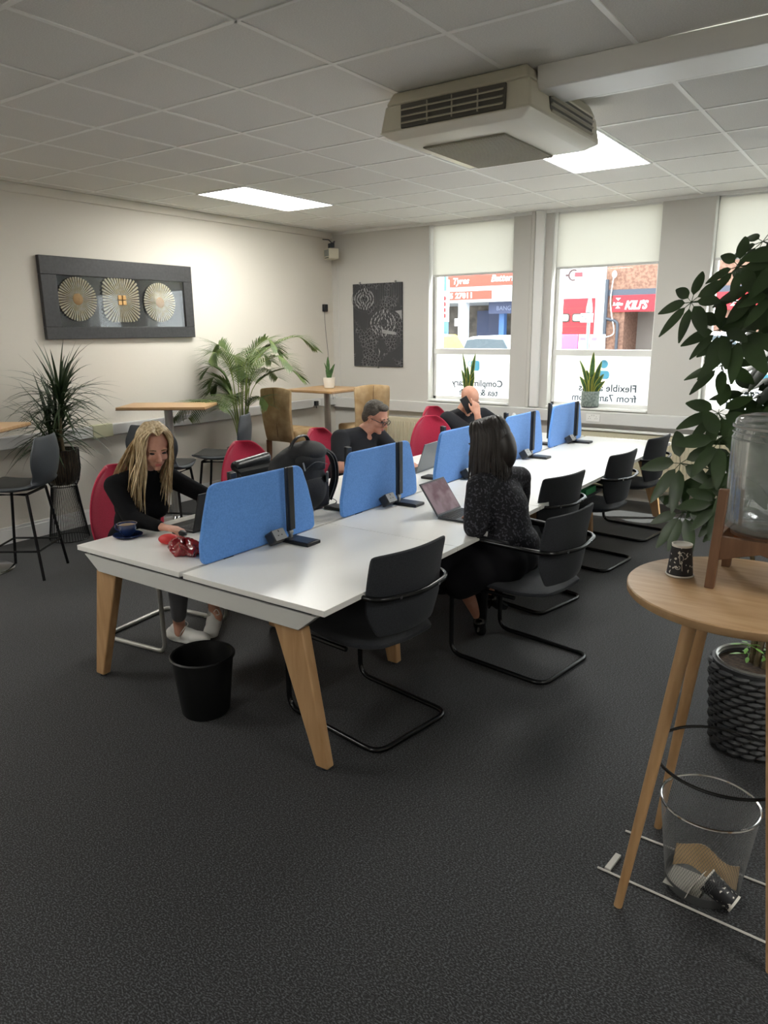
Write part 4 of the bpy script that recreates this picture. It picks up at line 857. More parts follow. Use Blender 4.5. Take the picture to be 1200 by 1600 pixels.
snake('b', 'snake plant with yellow-edged leaves on the corner windowsill', (-4.15, YW+.06, .937), [(-.02, 0, .42, -.06, 0, .022, .12), (.03, .0, .42, .06, 0, .020, .12), (0, .01, .28, -.02, 0, .026, .12), (-.04, 0, .24, -.05, 0, .026, .12), (.04, 0, .22, .03, 0, .024, .12), (.02, .0, .16, .06, 0, .026, .12), (-.03, 0, .15, -.01, 0, .026, .12)], pot_dark, True)
snake('c', 'bushy snake plant in a speckled pot on the middle windowsill', (-2.68, YW+.045, .937), [(0, 0, .42, .01, 0, .026, .15), (-.03, 0, .34, -.11, 0, .022, .15), (.03, 0, .33, .07, 0, .026, .15), (-.02, .01, .24, -.04, 0, .030, .15), (.02, .01, .24, .04, 0, .030, .15), (.04, 0, .20, .09, 0, .026, .15), (-.05, 0, .17, -.08, 0, .026, .15), (.05, 0, .13, .10, 0, .028, .15), (0, 0, .17, 0, 0, .032, .15)], pot_spk, True)
# umbrella tree in the woven pot
random.seed(21)
PC = V(-.345, 3.19, 0)
t = thing('umbrella_plant', 'tall umbrella tree with dark glossy leaf whorls in a woven grey pot', 'plant', PC); q = t.location
b = B(q); prof = [(0, .0), (.128, 0), (.14, .02)]
b.lathe([(0, 0), (.125, 0), (.135, .02), (.165, .37), (.172, .395), (.160, .395), (.150, .36), (0, .36)], PC, 40); pt = obj('pot', b, M_wicker, t)
b = B(q)
for r_ in range(15):
    z = .025+.0245*r_; R0 = .138+.0285*r_/14
    for k in range(16):
        a0 = 2*PI*(k+.5*(r_ % 2))/16; 
        b.tube([PC+V(math.cos(a0+f_*.40)*(R0+.010*math.sin(PI*f_)), math.sin(a0+f_*.40)*(R0+.010*math.sin(PI*f_)), z+.006*(f_-.5)) for f_ in (0, .25, .5, .75, 1)], [.007, .012, .0135, .012, .007], 6)
wv = obj('weave', b, M_wicker, pt); obj('liner_rim', B(q).lathe([(.150, .40), (.158, .405), (.158, .39), (.148, .385)], PC, 40), M_silver, pt)
obj('soil', B(q).lathe([(0, .372), (.08, .378), (.152, .37)], PC, 30), M_soil, t)
stems = [sm([PC+V(.0, 0, .36), PC+V(.02, .02, .8), PC+V(-.02, .0, 1.2), PC+V(.05, .05, 1.6), PC+V(.0, 0, 1.95)]), sm([PC+V(.03, -.02, .36), PC+V(.10, .0, .8), PC+V(.16, .02, 1.3), PC+V(.22, 0, 1.85)]), sm([PC+V(-.02, .02, .36), PC+V(-.03, .03, .65), PC+V(-.10, .04, .95), PC+V(-.16, .05, 1.25)])]
for s_ in stems: obj('stem', B(q).tube(s_, [.013]*(len(s_)//2)+[.009]*(len(s_)-len(s_)//2), 8), M_stem, t)
def leaflet(b, p, d, L, w, nrm):
    d = Vector(d).normalized(); sd = d.cross(Vector(nrm)).normalized(); n = 7; pts = []
    for i in range(n+1): f_ = i/n; pts.append(p+d*L*f_+Vector((0, 0, -1))*L*.22*f_*f_)
    b.strip(pts, [w*(.08 if i == 0 else math.sin(PI*min(.985, (i/n)**.8))**.65) for i in range(n+1)], sd, .12)
def whorl(p, axis, L, k=7):
    b = B(q); axis = Vector(axis).normalized(); a1 = axis.orthogonal().normalized(); a2 = axis.cross(a1)
    for i in range(k):
        a = 2*PI*i/k+random.uniform(-.2, .2); d = (a1*math.cos(a)+a2*math.sin(a))+axis*.15+V(0, 0, -.22); l_ = L*random.uniform(.8, 1.1)
        b.tube([p, p+d.normalized()*.03], .0015, 4); leaflet(b, p+d.normalized()*.03, d, l_, l_*.215, axis)
    return b
spots = [(-.72, 3.13, 1.845, .13), (-.70, 3.10, 1.21, .15), (-.56, 3.12, 1.97, .12), (-.50, 3.2, 2.06, .10), (-.66, 3.05, 1.02, .12), (-.60, 3.2, 1.60, .13), (-.58, 3.12, 1.42, .13), (-.55, 3.05, 1.32, .13), (-.53, 3.10, 1.16, .14), (-.48, 3.05, 1.07, .13), (-.60, 3.1, 1.74, .13), (-.45, 3.0, 1.20, .12), (-.52, 3.0, 1.08, .12)]
for i in range(62): spots.append((PC.x+random.uniform(-.20, .50), PC.y+random.uniform(-.16, .26), random.uniform(1.0, 2.0), random.uniform(.11, .15)))
allst = [p for s_ in stems for p in s_]
for (x, y, z, L) in spots:
    p = V(x, y, z); near = min(allst, key=lambda s_: (s_-p+V(0, 0, .12)).length); ax = (p-near); ax.z = abs(ax.z)*.4; ax = ax.normalized()*.5+V(0, -.75, .45)
    b = whorl(p, ax, L, random.choice((6, 7, 8))); b.tube(sm([near, near.lerp(p, .5)+V(0, 0, .02), p], 3), .0028, 5)
    obj('leaf_whorl', b, M_leafs, t)
for z_, a_ in ((.43, .5), (.40, 2.4), (.47, 4)):
    b = whorl(PC+V(math.cos(a_)*.05, math.sin(a_)*.05, z_), (0, 0, 1), .045, 5); obj('young_leaf', b, mat('fresh green leaf', '#5e8f35', .5), t)

# ------------------------------------------------------------------ right foreground: round table and what stands on it
TC = V(-.298, 2.20, 0); TH = 1.02
t = thing('round_table', 'tall round oak table with splayed legs in the right foreground', 'table', TC); q = t.location
obj('table_top', B(q).lathe([(0, TH-.026), (.314, TH-.026), (.319, TH-.020), (.319, TH-.003), (.316, TH), (0, TH)], TC+V(.006, 0, 0), 72), M_oaktop, t)
for sx in (-1, 1):
    for sy in (-1, 1):
        obj('leg', B(q).tube([TC+V(sx*.100, sy*.105-.0, TH-.026), TC+V(sx*.214, sy*.225, 0)], [.021, .013], 14), M_oak, t)
RC = TC+V(0, 0, .47); obj('foot_ring', B(q).tube([RC+V(math.cos(a*PI/24)*.195, math.sin(a*PI/24)*.195, 0) for a in range(48)], .005, 8, True), M_blkmet, t)
obj('under_plate', B(q).bb(TC.x-.14, TC.x+.14, TC.y-.14, TC.y+.14, TH-.04, TH-.026), M_oak, t)
# glass drinks dispenser
DC = V(-.258, 2.285, TH)
t = thing('dispenser_stand', 'brown wooden stand carrying the glass drinks dispenser', 'stand', DC); q = t.location
for sx in (-1, 1):
    for sy in (-1, 1): obj('leg', B(q).frustum(DC+V(sx*.121, sy*.118, 0), (.026, .024), DC+V(sx*.110, sy*.108, .29), (.026, .024)), M_walnut, t, .003)
ar = [(-.108, .155), (.108, .155), (.108, .085), (.06, .10), (0, .118), (-.06, .10), (-.108, .085)]
obj('rail', B(q).prism(ar, DC+V(0, -.112, 0), (1, 0, 0), (0, 0, 1), (0, .018, 0)), M_walnut, t, .002)
obj('rail', B(q).prism(ar, DC+V(0, .112, 0), (1, 0, 0), (0, 0, 1), (0, .018, 0)), mat('lit rear rail wood', '#a5663f', .5), t, .002)  # rear rail: light through the stand painted into its colour as orange
for sx in (-1, 1): obj('side_rail', B(q).prism(ar, DC+V(sx*.114, 0, 0), (0, 1, 0), (0, 0, 1), (.018, 0, 0)), M_walnut, t, .002)
obj('shelf', B(q).lathe([(0, .150), (.10, .150), (.10, .158), (0, .158)], DC, 40), M_walnut, t)
M_jar = jar_mat('jar glass', .13); M_water = glass_mat('water', (.95, .975, .98, 1), .6, .03)
t = thing('drinks_dispenser', 'large glass drinks dispenser with a lid and tap, partly full of water', 'dispenser', DC+V(0, 0, .16)); q = t.location
J = DC+V(.012, 0, .16); jr = .134
obj('jar', B(q).lathe([(0, 0), (.09, 0), (jr-.006, .012), (jr, .03), (jr, .27), (jr-.010, .292), (jr-.010, .312), (jr-.016, .312), (jr-.016, .292), (jr-.008, .27), (jr-.008, .03), (.085, .012), (0, .012)], J, 56), M_jar, t)
obj('water', B(q).lathe([(0, .014), (.084, .014), (jr-.010, .032), (jr-.010, .105), (0, .105)], J, 48), M_water, t)
ld_ = obj('lid', B(q).lathe([(0, .330), (jr-.03, .330), (jr-.012, .325), (jr-.005, .316), (jr-.005, .300), (jr-.010, .300)], J, 56), M_jar, t)
obj('lid_ring', B(q).lathe([(jr-.004, .298), (jr+.001, .298), (jr+.001, .304), (jr-.004, .304)], J, 56), M_silver, t)
for z_ in (.268, .284): obj('neck_thread', B(q).tube([J+V(math.cos(a*PI/24)*(jr-.002), math.sin(a*PI/24)*(jr-.002), z_) for a in range(48)], .003, 6, True), M_jar, t)
tp = V(J.x+.03, J.y-jr, J.z+.055); b = B(q)
b.tube([tp+V(0, .02, 0), tp+V(0, -.035, 0)], .009, 12).tube([tp+V(0, -.035, .012), tp+V(0, -.035, -.035)], [.012, .008], 12).box(tp+V(0, -.035, .022), (.028, .012, .012))
obj('tap', b, M_silver, t); obj('tap_washer', B(q).lathe([(0, 0), (.02, 0), (.02, .006), (0, .006)], tp+V(0, .0, 0), 20, RX(PI/2)), M_silver, t)
# paper cups
M_cup = mat('black paper cup print', '#15161b', .55, col2='#c9c6bf', scale=110, det=0, lo=.70, hi=.72); M_paper = mat('white paper', '#d6d3cc', .7)
def cup_parts(t, q, c, M=None, r0=.038, r1=.028, h=.098):
    c = V(*c); obj('sleeve', B(q).lathe([(r0, .004), (r1+.001, h-.006)], c, 36, M), M_cup, t)
    obj('rim', B(q).lathe([(r0+.001, 0), (r0+.003, .003), (r0+.001, .006), (r0-.001, .004), (r0-.002, .0)], c, 36, M), M_paper, t)
    obj('base', B(q).lathe([(r1+.001, h-.008), (r1+.002, h), (r1-.002, h), (r1-.003, h-.006), (0, h-.006)], c, 36, M), M_paper, t)
    obj('liner', B(q).lathe([(r0-.002, .001), (r1-.001, h-.007)], c, 36, M), M_paper, t)
cc = V(-.478, 2.235, TH+.001); t = thing('paper_cup', 'upturned black patterned paper cup on the round table', 'cup', cc); cup_parts(t, t.location, cc)
b = B(t.location)
def onc(a, z): r_ = .0385-.0102*(z/.098); return cc+V(math.cos(a)*r_, math.sin(a)*r_, z)
a0 = math.atan2(-2.235, .478)
for (ca, cz, rr, tw) in ((-.1, .062, .012, 5.5), (.08, .072, .009, 5), (-.15, .034, .011, 5.5), (.02, .05, .007, 4)):
    b.tube([onc(a0+ca+(rr*(1-k/22)*math.cos(tw*k/22+cz*90))/.034, cz+rr*(1-k/22)*math.sin(tw*k/22+cz*90)) for k in range(20)], .0007, 4)
b.tube([onc(a0-.25+.42*k/10, .078-.05*k/10+.01*math.sin(k)) for k in range(11)], .0007, 4)
obj('swirl_print', b, M_paper, t)
# wire mesh bin
BC = V(-.322, 2.225, 0)
t = thing('mesh_bin', 'silver wire mesh waste bin with rubbish under the round table', 'bin', BC); q = t.location; b = B(q); H_ = .30; rb, rt = .112, .145
for k in range(96):
    for sg in (-1, 1):
        b.tube([BC+V(math.cos(2*PI*k/96+sg*f_*1.05)*(rb+(rt-rb)*f_), math.sin(2*PI*k/96+sg*f_*1.05)*(rb+(rt-rb)*f_), .02+(H_-.02)*f_) for f_ in [j/9 for j in range(10)]], .00055, 3)
obj('mesh_wall', b, mat('grey wire mesh', '#86888a', .4, metal=.5), t)
obj('rim', B(q).tube([BC+V(math.cos(a*PI/32)*rt, math.sin(a*PI/32)*rt, H_) for a in range(64)], .0045, 8, True), M_chrome, t)
obj('base', B(q).lathe([(0, .012), (rb-.004, .012), (rb, .03), (rb+.002, .03), (rb, .0), (rb-.004, 0), (0, .004)], BC, 48), mat('grey metal', '#5d5f60', .45, metal=.4), t)
c2 = V(-.300, 2.155, .075); M2 = frame((-.5, .3, .8), (.80, .55, .0)) @ Matrix(((0, 0, 1), (0, 1, 0), (-1, 0, 0)))
Mc = Vector((0, 0, 1)).rotation_difference(Vector((.85, -.15, -.35))).to_matrix()
t = thing('paper_cup', 'black paper cup lying on its side inside the mesh bin', 'cup', c2); cup_parts(t, t.location, c2, Mc, .037, .027, .10)
t = thing('paper_bag', 'flattened brown paper packet inside the mesh bin', 'packet', (-.33, 2.25, .05)); q = t.location
obj('packet', B(q).surf(lambda u, v: (-.41+.19*u, 2.235+.02*math.sin(u*5)+.035*v+.03*u-.02, 0.035+.065*v-.02*u+.008*math.sin(u*9+v*4)), 14, 6, .006), mat('brown paper', '#a58c68', .8, bump=.4, bscale=30), t); 
pp_ = B((-.37, 2.15, .03)); pp_.surf(lambda u, v: (-.345+.035*u+.01*v, 2.10+.05*v, .02+.085*u+.01*math.sin(3*u)), 6, 6, .0015); tag(obj('receipt', pp_, M_paper), 'small white folded paper slip inside the mesh bin', 'paper')
pp_ = B((-.37, 2.2, .016)); pp_.prism([(-.06, -.05), (.05, -.06), (.06, .05), (-.05, .055)], (-.36, 2.185, .018), (1, 0, 0), (0, 1, 0), (0, 0, .002)); tag(obj('paper_sheet', pp_, mat('grey paper', '#a9a8a0', .8)), 'pale paper lying flat on the bottom of the mesh bin', 'paper')
# floor cables under the round table
for (a, c_, lb) in (((-.62, 2.10, .004), (.5, 2.04, .004), 'pale flat cable cover nearest the camera under the round table'), ((-.60, 2.335, .004), (.5, 2.31, .004), 'pale flat cable cover behind the mesh bin')):
    p = B(a); p.tube([a, ((a[0]+c_[0])/2, (a[1]+c_[1])/2+.003, .004), c_], .005, 6, flat=.6); tag(obj('floor_cable', p, mat('dirty white cable', '#b3b1aa', .6)), lb, 'cable', 'floor cables')
pl_ = B((-.59, 2.14, .005)); pl_.box((-.585, 2.15, .006), (.02, .09, .01), RZ(-.1)); tag(obj('cable_end_cap', pl_, mat('dirty white cable', '#b3b1aa', .6), None, .002), 'pale plastic end cap on the floor by the table leg', 'cable cap')
# black bin by the desk
bc = V(-2.505, 2.075, 0)
t = thing('waste_bin', 'black round plastic waste bin under the near desk end', 'bin', (-2.51, 2.08, 0)); q = t.location; bc = V(-2.51, 2.08, 0)
obj('bucket', B(q).lathe([(0, 0), (.105, 0), (.112, .01), (.142, .285), (.136, .285), (.106, .02), (0, .015)], bc, 48), M_pot, t)
obj('rim', B(q).lathe([(.142, .278), (.150, .282), (.151, .290), (.145, .296), (.137, .292), (.136, .284)], bc, 48), M_pot, t)
# ------------------------------------------------------------------ on the walls
t = thing('framed_artwork', 'wide dark framed picture of three golden ribbed medallions on the left wall', 'picture', (XL, 4.43, 2.04)); q = t.location
y0, y1, z0, z1 = 3.61, 5.24, 1.695, 2.388; iy0, iy1, iz0, iz1 = 3.755, 5.13, 1.80, 2.235
b = B(q); X0 = XL+.002; X1 = XL+.045
b.bb(X0, X1, y0, y1, z0, iz0).bb(X0, X1, y0, y1, iz1, z1).bb(X0, X1, y0, iy0, iz0, iz1).bb(X0, X1, iy1, y1, iz0, iz1)
obj('frame', b, mat('charcoal frame', '#3a3a3b', .5, col2='#303031', scale=40), t, .004)
obj('backing', B(q).bb(X0, XL+.012, iy0, iy1, iz0, iz1), mat('black picture backing', '#17191c', .12, coat=.4), t)
M_gold = mat('pale gold', '#fdf8e6', .4, metal=0, col2='#ece0b4', scale=30); M_gold2 = mat('copper gold', '#cfa468', .35, metal=.2)
for k, (cy, cz, rr, sq) in enumerate(((3.945, 2.038, .188, 0), (4.395, 2.04, .20, 1), (4.832, 2.03, .185, 0))):
    b = B(q); n = 44; o_ = V(XL+.02, cy, cz)
    def rad(a):
        if not sq: return rr
        return min(.245, .196/((abs(math.cos(a))**5+abs(math.sin(a))**5)**.2))
    for i in range(n):
        a = 2*PI*i/n; c_, s_ = math.cos(a), math.sin(a); r1 = rad(a); wd = .0072 if not sq else .0084
        dr = V(0, -s_, c_); p0 = o_+V(.013, c_*.045, s_*.045); p1 = o_+V(.013, c_*r1, s_*r1); e_ = V(-.008, 0, 0)
        b.add([p0-dr*.0016, p0+dr*.0016, p1+dr*wd, p1-dr*wd, p0-dr*.0016+e_, p0+dr*.0016+e_, p1+dr*wd+e_, p1-dr*wd+e_], [(0, 1, 2, 3), (4, 7, 6, 5), (0, 3, 7, 4), (1, 5, 6, 2), (2, 6, 7, 3), (0, 4, 5, 1)])
    md = obj('medallion', b, M_gold, t); obj('medallion_backing', B(q).prism([(rad(2*PI*i/60)*.97*math.cos(2*PI*i/60), rad(2*PI*i/60)*.97*math.sin(2*PI*i/60)) for i in range(60)], o_+V(.001, 0, 0), (0, 1, 0), (0, 0, 1), (.004, 0, 0)), mat('dull gold', '#5f4d2c', .5), md)
    if sq:
        b = B(q)
        for sy in (-1, 1):
            for sz in (-1, 1): b.box(o_+V(.02, sy*.024, sz*.024), (.012, .040, .040))
        obj('centre_tiles', b, M_gold2, md, .004)
    else: obj('centre_disc', B(q).lathe([(0, -.002), (.046, -.002), (.05, .006), (.036, .012), (0, .010)], o_+V(.008, 0, 0), 30, RY(PI/2)), M_gold2, md)
obj('glass', B(q).bb(XL+.040, XL+.042, iy0, iy1, iz0, iz1), glass_mat('picture glass', (.98, .98, .98, 1), .8, .01), t)
# canvas print
def art_mat():
    m = mat('monochrome print', '#34353a', .7); n = m.node_tree.nodes; l = m.node_tree.links; p = n['Principled BSDF']
    tc = n.new('ShaderNodeTexCoord'); v = n.new('ShaderNodeTexVoronoi'); v.feature = 'DISTANCE_TO_EDGE'; v.inputs['Scale'].default_value = 26
    ns = n.new('ShaderNodeTexNoise'); ns.inputs['Scale'].default_value = 4; ns.inputs['Detail'].default_value = 4
    l.new(tc.outputs['Object'], v.inputs['Vector']); l.new(tc.outputs['Object'], ns.inputs['Vector'])
    r = n.new('ShaderNodeValToRGB'); r.color_ramp.elements[0].position = .02; r.color_ramp.elements[0].color = S('#77777a'); r.color_ramp.elements[1].position = .09; r.color_ramp.elements[1].color = S('#2f3033'); l.new(v.outputs['Distance'], r.inputs[0])
    r2 = n.new('ShaderNodeValToRGB'); r2.color_ramp.elements[0].position = .48; r2.color_ramp.elements[0].color = S('#3a3b3e'); r2.color_ramp.elements[1].position = .56; r2.color_ramp.elements[1].color = S('#4a4b4e'); l.new(ns.outputs['Fac'], r2.inputs[0])
    r3 = n.new('ShaderNodeValToRGB'); r3.color_ramp.elements[0].position = .47; r3.color_ramp.elements[1].position = .53; l.new(ns.outputs['Fac'], r3.inputs[0])
    mx = n.new('ShaderNodeMix'); mx.data_type = 'RGBA'; l.new(r3.outputs[0], mx.inputs['Factor']); l.new(r2.outputs[0], mx.inputs['A']); l.new(r.outputs[0], mx.inputs['B']); l.new(mx.outputs['Result'], p.inputs['Base Color']); return m
t = thing('canvas_print', 'dark monochrome unframed print of round openwork lamps beside the corner', 'picture', (-5.385, YW, 1.80)); q = t.location
obj('panel', B(q).bb(-5.755, -5.018, YW-.022, YW-.004, 1.308, 2.302), art_mat(), t, .002)
M_pg = mat('pale grey ink', '#9a9b9c', .7); M_mg = mat('mid grey ink', '#67686b', .7); yy = YW-.0235
b = B(q)     # openwork globes: rings of slots
for (cx_, cz_, R_) in ((-5.30, 1.83, .20), (-5.58, 2.12, .16)):
    for rr_, n_ in ((.35, 9), (.58, 14), (.82, 20)):
        for k in range(n_):
            a = 2*PI*k/n_+rr_*3; c0 = (cx_+math.cos(a)*R_*rr_*1.1, cz_+math.sin(a)*R_*rr_*.85); d_ = .014+.006*(k % 3)
            b.prism([(c0[0]+d_*.4*math.cos(t_)*1-.6*d_*math.sin(t_)*math.sin(a*2), c0[1]+d_*math.sin(t_)) for t_ in (0, 1.05, 2.1, 3.14, 4.2, 5.24)], (0, yy, 0), (1, 0, 0), (0, 0, 1), (0, .001, 0))
b.prism([(-5.12, 1.97), (-5.02, 1.98), (-5.02, 1.86), (-5.06, 1.93)], (0, yy, 0), (1, 0, 0), (0, 0, 1), (0, .001, 0))
b.prism([(-5.32, 1.76), (-5.10, 1.72), (-5.11, 1.69), (-5.31, 1.71)], (0, yy, 0), (1, 0, 0), (0, 0, 1), (0, .001, 0)); b.prism([(-5.37, 1.53), (-5.345, 1.49), (-5.37, 1.42), (-5.36, 1.48)], (0, yy, 0), (1, 0, 0), (0, 0, 1), (0, .001, 0))
o = obj('printed_highlights', b, M_pg, t); o['kind'] = 'stuff'
b = B(q)
for k in range(16): b.bb(-5.46+.026*k, -5.457+.026*k, yy-.0003, yy+.0005, 2.06, 2.29)
for (cx_, cz_, R_) in ((-5.30, 1.83, .225), (-5.58, 2.12, .18), (-5.2, 1.62, .15)): b.tube([(cx_+math.cos(a*PI/20)*R_*1.05, yy, cz_+math.sin(a*PI/20)*R_*.85) for a in range(40)], .003, 4, True, flat=.2)
b.tube([(-5.23, yy, 2.30), (-5.24, yy, 2.04)], .003, 4).tube([(-5.15, yy, 2.30), (-5.12, yy, 2.04)], .003, 4)
o = obj('printed_lines', b, M_mg, t); o['kind'] = 'stuff'
for x_, z_ in ((-5.65, 2.31), (-5.12, 2.31), (-5.385, 1.30)): obj('clip', B(q).bb(x_-.006, x_+.006, YW-.028, YW, z_-.015, z_+.015), M_silver, t)
# corner speaker with bracket and lead
t = thing('wall_speaker', 'small beige box on a dark bracket high in the corner', 'speaker', (-5.95, 7.35, 2.66)); q = t.location; R = RZ(math.radians(-30)); c = V(-5.93, 7.35, 2.655)
obj('housing', B(q).box(c, (.19, .13, .125), R), M_beige, t, .012)
for dx in (-.02, .055): obj('grille', B(q).box(c+R @ V(dx, -.067, .01), (.062, .006, .075), R), mat('grey grille', '#8a8d88', .6), t)
obj('slot', B(q).box(c+R @ V(.02, -.067, -.045), (.12, .004, .01), R), M_vent, t)
obj('bracket', B(q).box(c+V(-.005, .01, .10), (.09, .05, .05), R).tube([c+V(0, .02, .12), c+V(-.06, .14, .16)], .012, 8).tube([c+V(-.13, 0, .18), c+V(-.05, .02, .17), c+V(0, .02, .13)], .006, 6), M_dgrey, t)
t = thing('wall_plug', 'small black box with a thin trailing lead on the wall near the corner', 'sensor', (XL, 7.38, 2.02)); q = t.location
obj('box', B(q).bb(XL, XL+.04, 7.35, 7.42, 1.98, 2.07), M_blk, t, .006); obj('lead', B(q).tube(sm([(XL+.01, 7.38, 1.98), (XL+.006, 7.40, 1.75), (XL+.008, 7.43, 1.5), (XL+.006, 7.46, 1.2), (XL+.06, 7.45, .88)]), .0022, 5), M_dgrey, t)
tag(obj('speaker_lead', B((XL+.05, YW-.02, 2.55)).tube([(XL+.10, YW-.006, 2.59), (XL+.10, YW-.006, .91)], .003, 5), M_trunk), 'thin pale lead running down the corner below the speaker', 'cable')
def socket(loc, ax, label, plug=False):     # ax 'x': on left wall facing +x; 'y': on window wall facing -y
    t = thing('wall_socket', label, 'socket', loc, 0 if ax == 'y' else PI/2, 'trunking sockets')
    obj('plate', B().bb(-.073, .073, -.008, 0, -.038, .038), M_white, t, .003)
    for sx in (-1, 1):
        b = B(); 
        for dx, dz, w_, h_ in ((0, .012, .004, .008), (-.010, -.008, .007, .004), (.010, -.008, .007, .004)): b.bb(sx*.036+dx-w_/2, sx*.036+dx+w_/2, -.0095, -.0075, dz-h_/2, dz+h_/2)
        obj('socket_holes', b, M_dgrey, t); obj('switch', B().bb(sx*.012-.006, sx*.012+.006, -.011, -.007, .016, .032), M_trunk, t)
    if plug: obj('plug', B().bb(-.062, -.012, -.045, -.008, -.03, .03).tube([(-.037, -.03, -.03), (-.037, -.03, -.06)], .005, 6), M_blk, t, .004, label='black plug')
socket((-2.60, YW-.061, .84), 'y', 'double socket on the trunking under the middle window')
socket((XL+.056, 7.12, .86), 'x', 'socket with a black plug on the trunking near the corner table', True)
# ------------------------------------------------------------------ on the desk
Z0 = ZT+.001
t = thing('coffee_cup', 'dark blue coffee cup near the left desk corner', 'cup', (-3.185, 2.215, Z0+.008)); q = t.location
obj('bowl', B(q).lathe([(0, .004), (.026, .0), (.030, .004), (.040, .022), (.050, .062), (.0475, .062), (.037, .022), (0, .010)], q, 40), M_navy, t)
obj('rim_band', B(q).lathe([(.0505, .0625), (.049, .065), (.0475, .0625)], q, 40), mat('brown glaze', '#6a5a4c', .3), t)
obj('coffee', B(q).lathe([(0, .054), (.046, .054)], q, 30), M_coffee, t)
obj('handle', B(q).tube(sm([q+V(-.044, -.012, .052), q+V(-.068, -.018, .050), q+V(-.072, -.019, .028), q+V(-.040, -.011, .018)]), .005, 8), M_navy, t)
sa = B((-3.185, 2.215, Z0)); sa.lathe([(0, 0), (.04, 0), (.075, .012), (.074, .015), (.04, .005), (0, .005)], (-3.185, 2.215, Z0), 44); tag(obj('saucer', sa, M_navy), 'dark blue saucer under the coffee cup', 'saucer')
# crumpled shiny red bag and red pouch
random.seed(4); c = V(-2.70, 2.185, Z0+.028); b = B(c)
def crump(u, v):
    a = 2*PI*u; ph = PI*(v-.5); r_ = 1+.07*math.sin(5*a+9*v)+.06*math.sin(9*a-13*v+1)+.06*math.sin(17*v+3*a)+.04*math.sin(15*a+21*v); return (c.x+.110*math.cos(ph)*math.cos(a)*r_*(.9), c.y+.060*math.cos(ph)*math.sin(a)*r_, max(Z0, c.z+.040*math.sin(ph)*r_+.010*math.sin(6*a+5*v)))
n_, m_ = 56, 28; vs = [crump(i/n_, j/m_) for j in range(m_+1) for i in range(n_)]; b.add(vs, [(j*n_+i, j*n_+(i+1) % n_, (j+1)*n_+(i+1) % n_, (j+1)*n_+i) for j in range(m_) for i in range(n_)])
tag(obj('plastic_bag', b, M_redbag, None, ang=25), 'crumpled glossy dark red bag against the nearest blue divider', 'bag')
b = B((-2.905, 2.255, Z0)); b.ell((-2.90, 2.25, Z0+.024), (.055, .038, .026), RZ(.5), 24, 16); tag(obj('red_pouch', b, M_redb), 'smooth bright red pouch by the hand of the blonde woman', 'pouch')
b = B((-2.99, 2.42, Z0)); b.ell((-2.985, 2.385, Z0+.012), (.05, .03, .016), None, 20, 12); tag(obj('computer_mouse', b, M_blk), 'black mouse beside the black laptop', 'mouse')
def laptop(label, hinge, rz, w, d, tilt, lidm, basem, scrm, sub='laptop', scrh=None):   # local: user at -x, hinge at origin along y
    t = thing(sub, label, 'laptop' if sub == 'laptop' else 'tablet', hinge, rz); sh = scrh or d
    obj('base', B().bb(-d, 0, -w/2, w/2, 0, .012), basem, t, .003)
    kb = B()
    for i in range(5):
        for j in range(13): kb.bb(-d*.52+i*d*.095, -d*.52+i*d*.095+d*.075, -w*.44+j*w*.068, -w*.44+j*w*.068+w*.056, .012, .0145)
    obj('keyboard', kb, M_blk, t); obj('touchpad', B().bb(-d*.93, -d*.60, -w*.17, w*.17, .012, .0126), M_dgrey, t)
    R = RY(tilt); b = B(); b.box(R @ V(0, 0, sh/2)+V(.0, 0, .012), (.007, w, sh), R); ld = obj('lid', b, lidm, t, .002)
    b = B(); b.box(R @ V(-.0042, 0, sh/2)+V(.0, 0, .012), (.001, w*.94, sh*.90), R); obj('screen', b, scrm, ld); return t
M_scr = mat('laptop screen', '#27313f', .15, emit=.25, col2='#39465a', scale=6); M_scr2 = mat('tablet wallpaper', '#5d4a50', .12, col2='#8d8188', scale=11, det=6, lo=.4, hi=.6, emit=.25)
laptop('open black laptop in front of the blonde woman', (-2.945, 2.595, Z0), 0, .31, .215, .30, M_blk, M_blk, M_scr)
laptop('grey laptop with its lid raised in front of the man with glasses', (-2.85, 4.60, Z0), .08, .31, .22, .32, M_lapgrey, M_lapgrey, M_scr)
laptop('tablet with keyboard case in front of the dark-haired woman', (-2.03, 3.535, Z0), PI, .265, .20, .62, M_dgrey, M_dgrey, M_scr2, 'tablet_computer', .21)
# backpack
t = thing('backpack', 'large black backpack standing on the second left desk place', 'backpack', (-2.83, 3.16, Z0)); q = t.location
b = B(q); b.ell(q+V(0, -.02, .19), (.125, .205, .20)); b.box(q+V(0, -.03, .10), (.20, .36, .19)); b.ell(q+V(0, -.07, .24), (.105, .165, .13)); b.ell(q+V(.04, .02, .34), (.10, .15, .07)); 
blend('body', b, M_bpack, t, .010, 10)
b = B(q); b.ell(q+V(.085, .0, .30), (.05, .13, .07)); b.box(q+V(.09, .0, .27), (.05, .22, .07)); blend('top_pocket', b, M_bpack, t, .008, 6)
b = B(q); b.ell(q+V(.09, -.02, .12), (.05, .15, .11)); blend('front_pocket', b, M_bpack, t, .009, 6)
obj('handle', B(q).tube(sm([q+V(.02, -.10, .375), q+V(.03, -.05, .43), q+V(.03, .03, .435), q+V(.02, .08, .375)]), .013, 8, flat=.6), M_blk, t)
obj('zip', B(q).tube(sm([q+V(.135, -.11, .26), q+V(.145, -.02, .30), q+V(.13, .10, .27)]), .002, 5), M_dgrey, t); obj('zip_puller', B(q).box(q+V(.137, -.112, .285), (.004, .010, .05), RX(.3)), M_silver, t)
for dy in (.14, .165): obj('shoulder_strap', B(q).tube(sm([q+V(.04, dy-.04, .36), q+V(.08, dy+.05, .30), q+V(.08, dy+.075, .16), q+V(.06, dy+.03, .03)]), .026, 10, flat=.45), M_bpack, t)
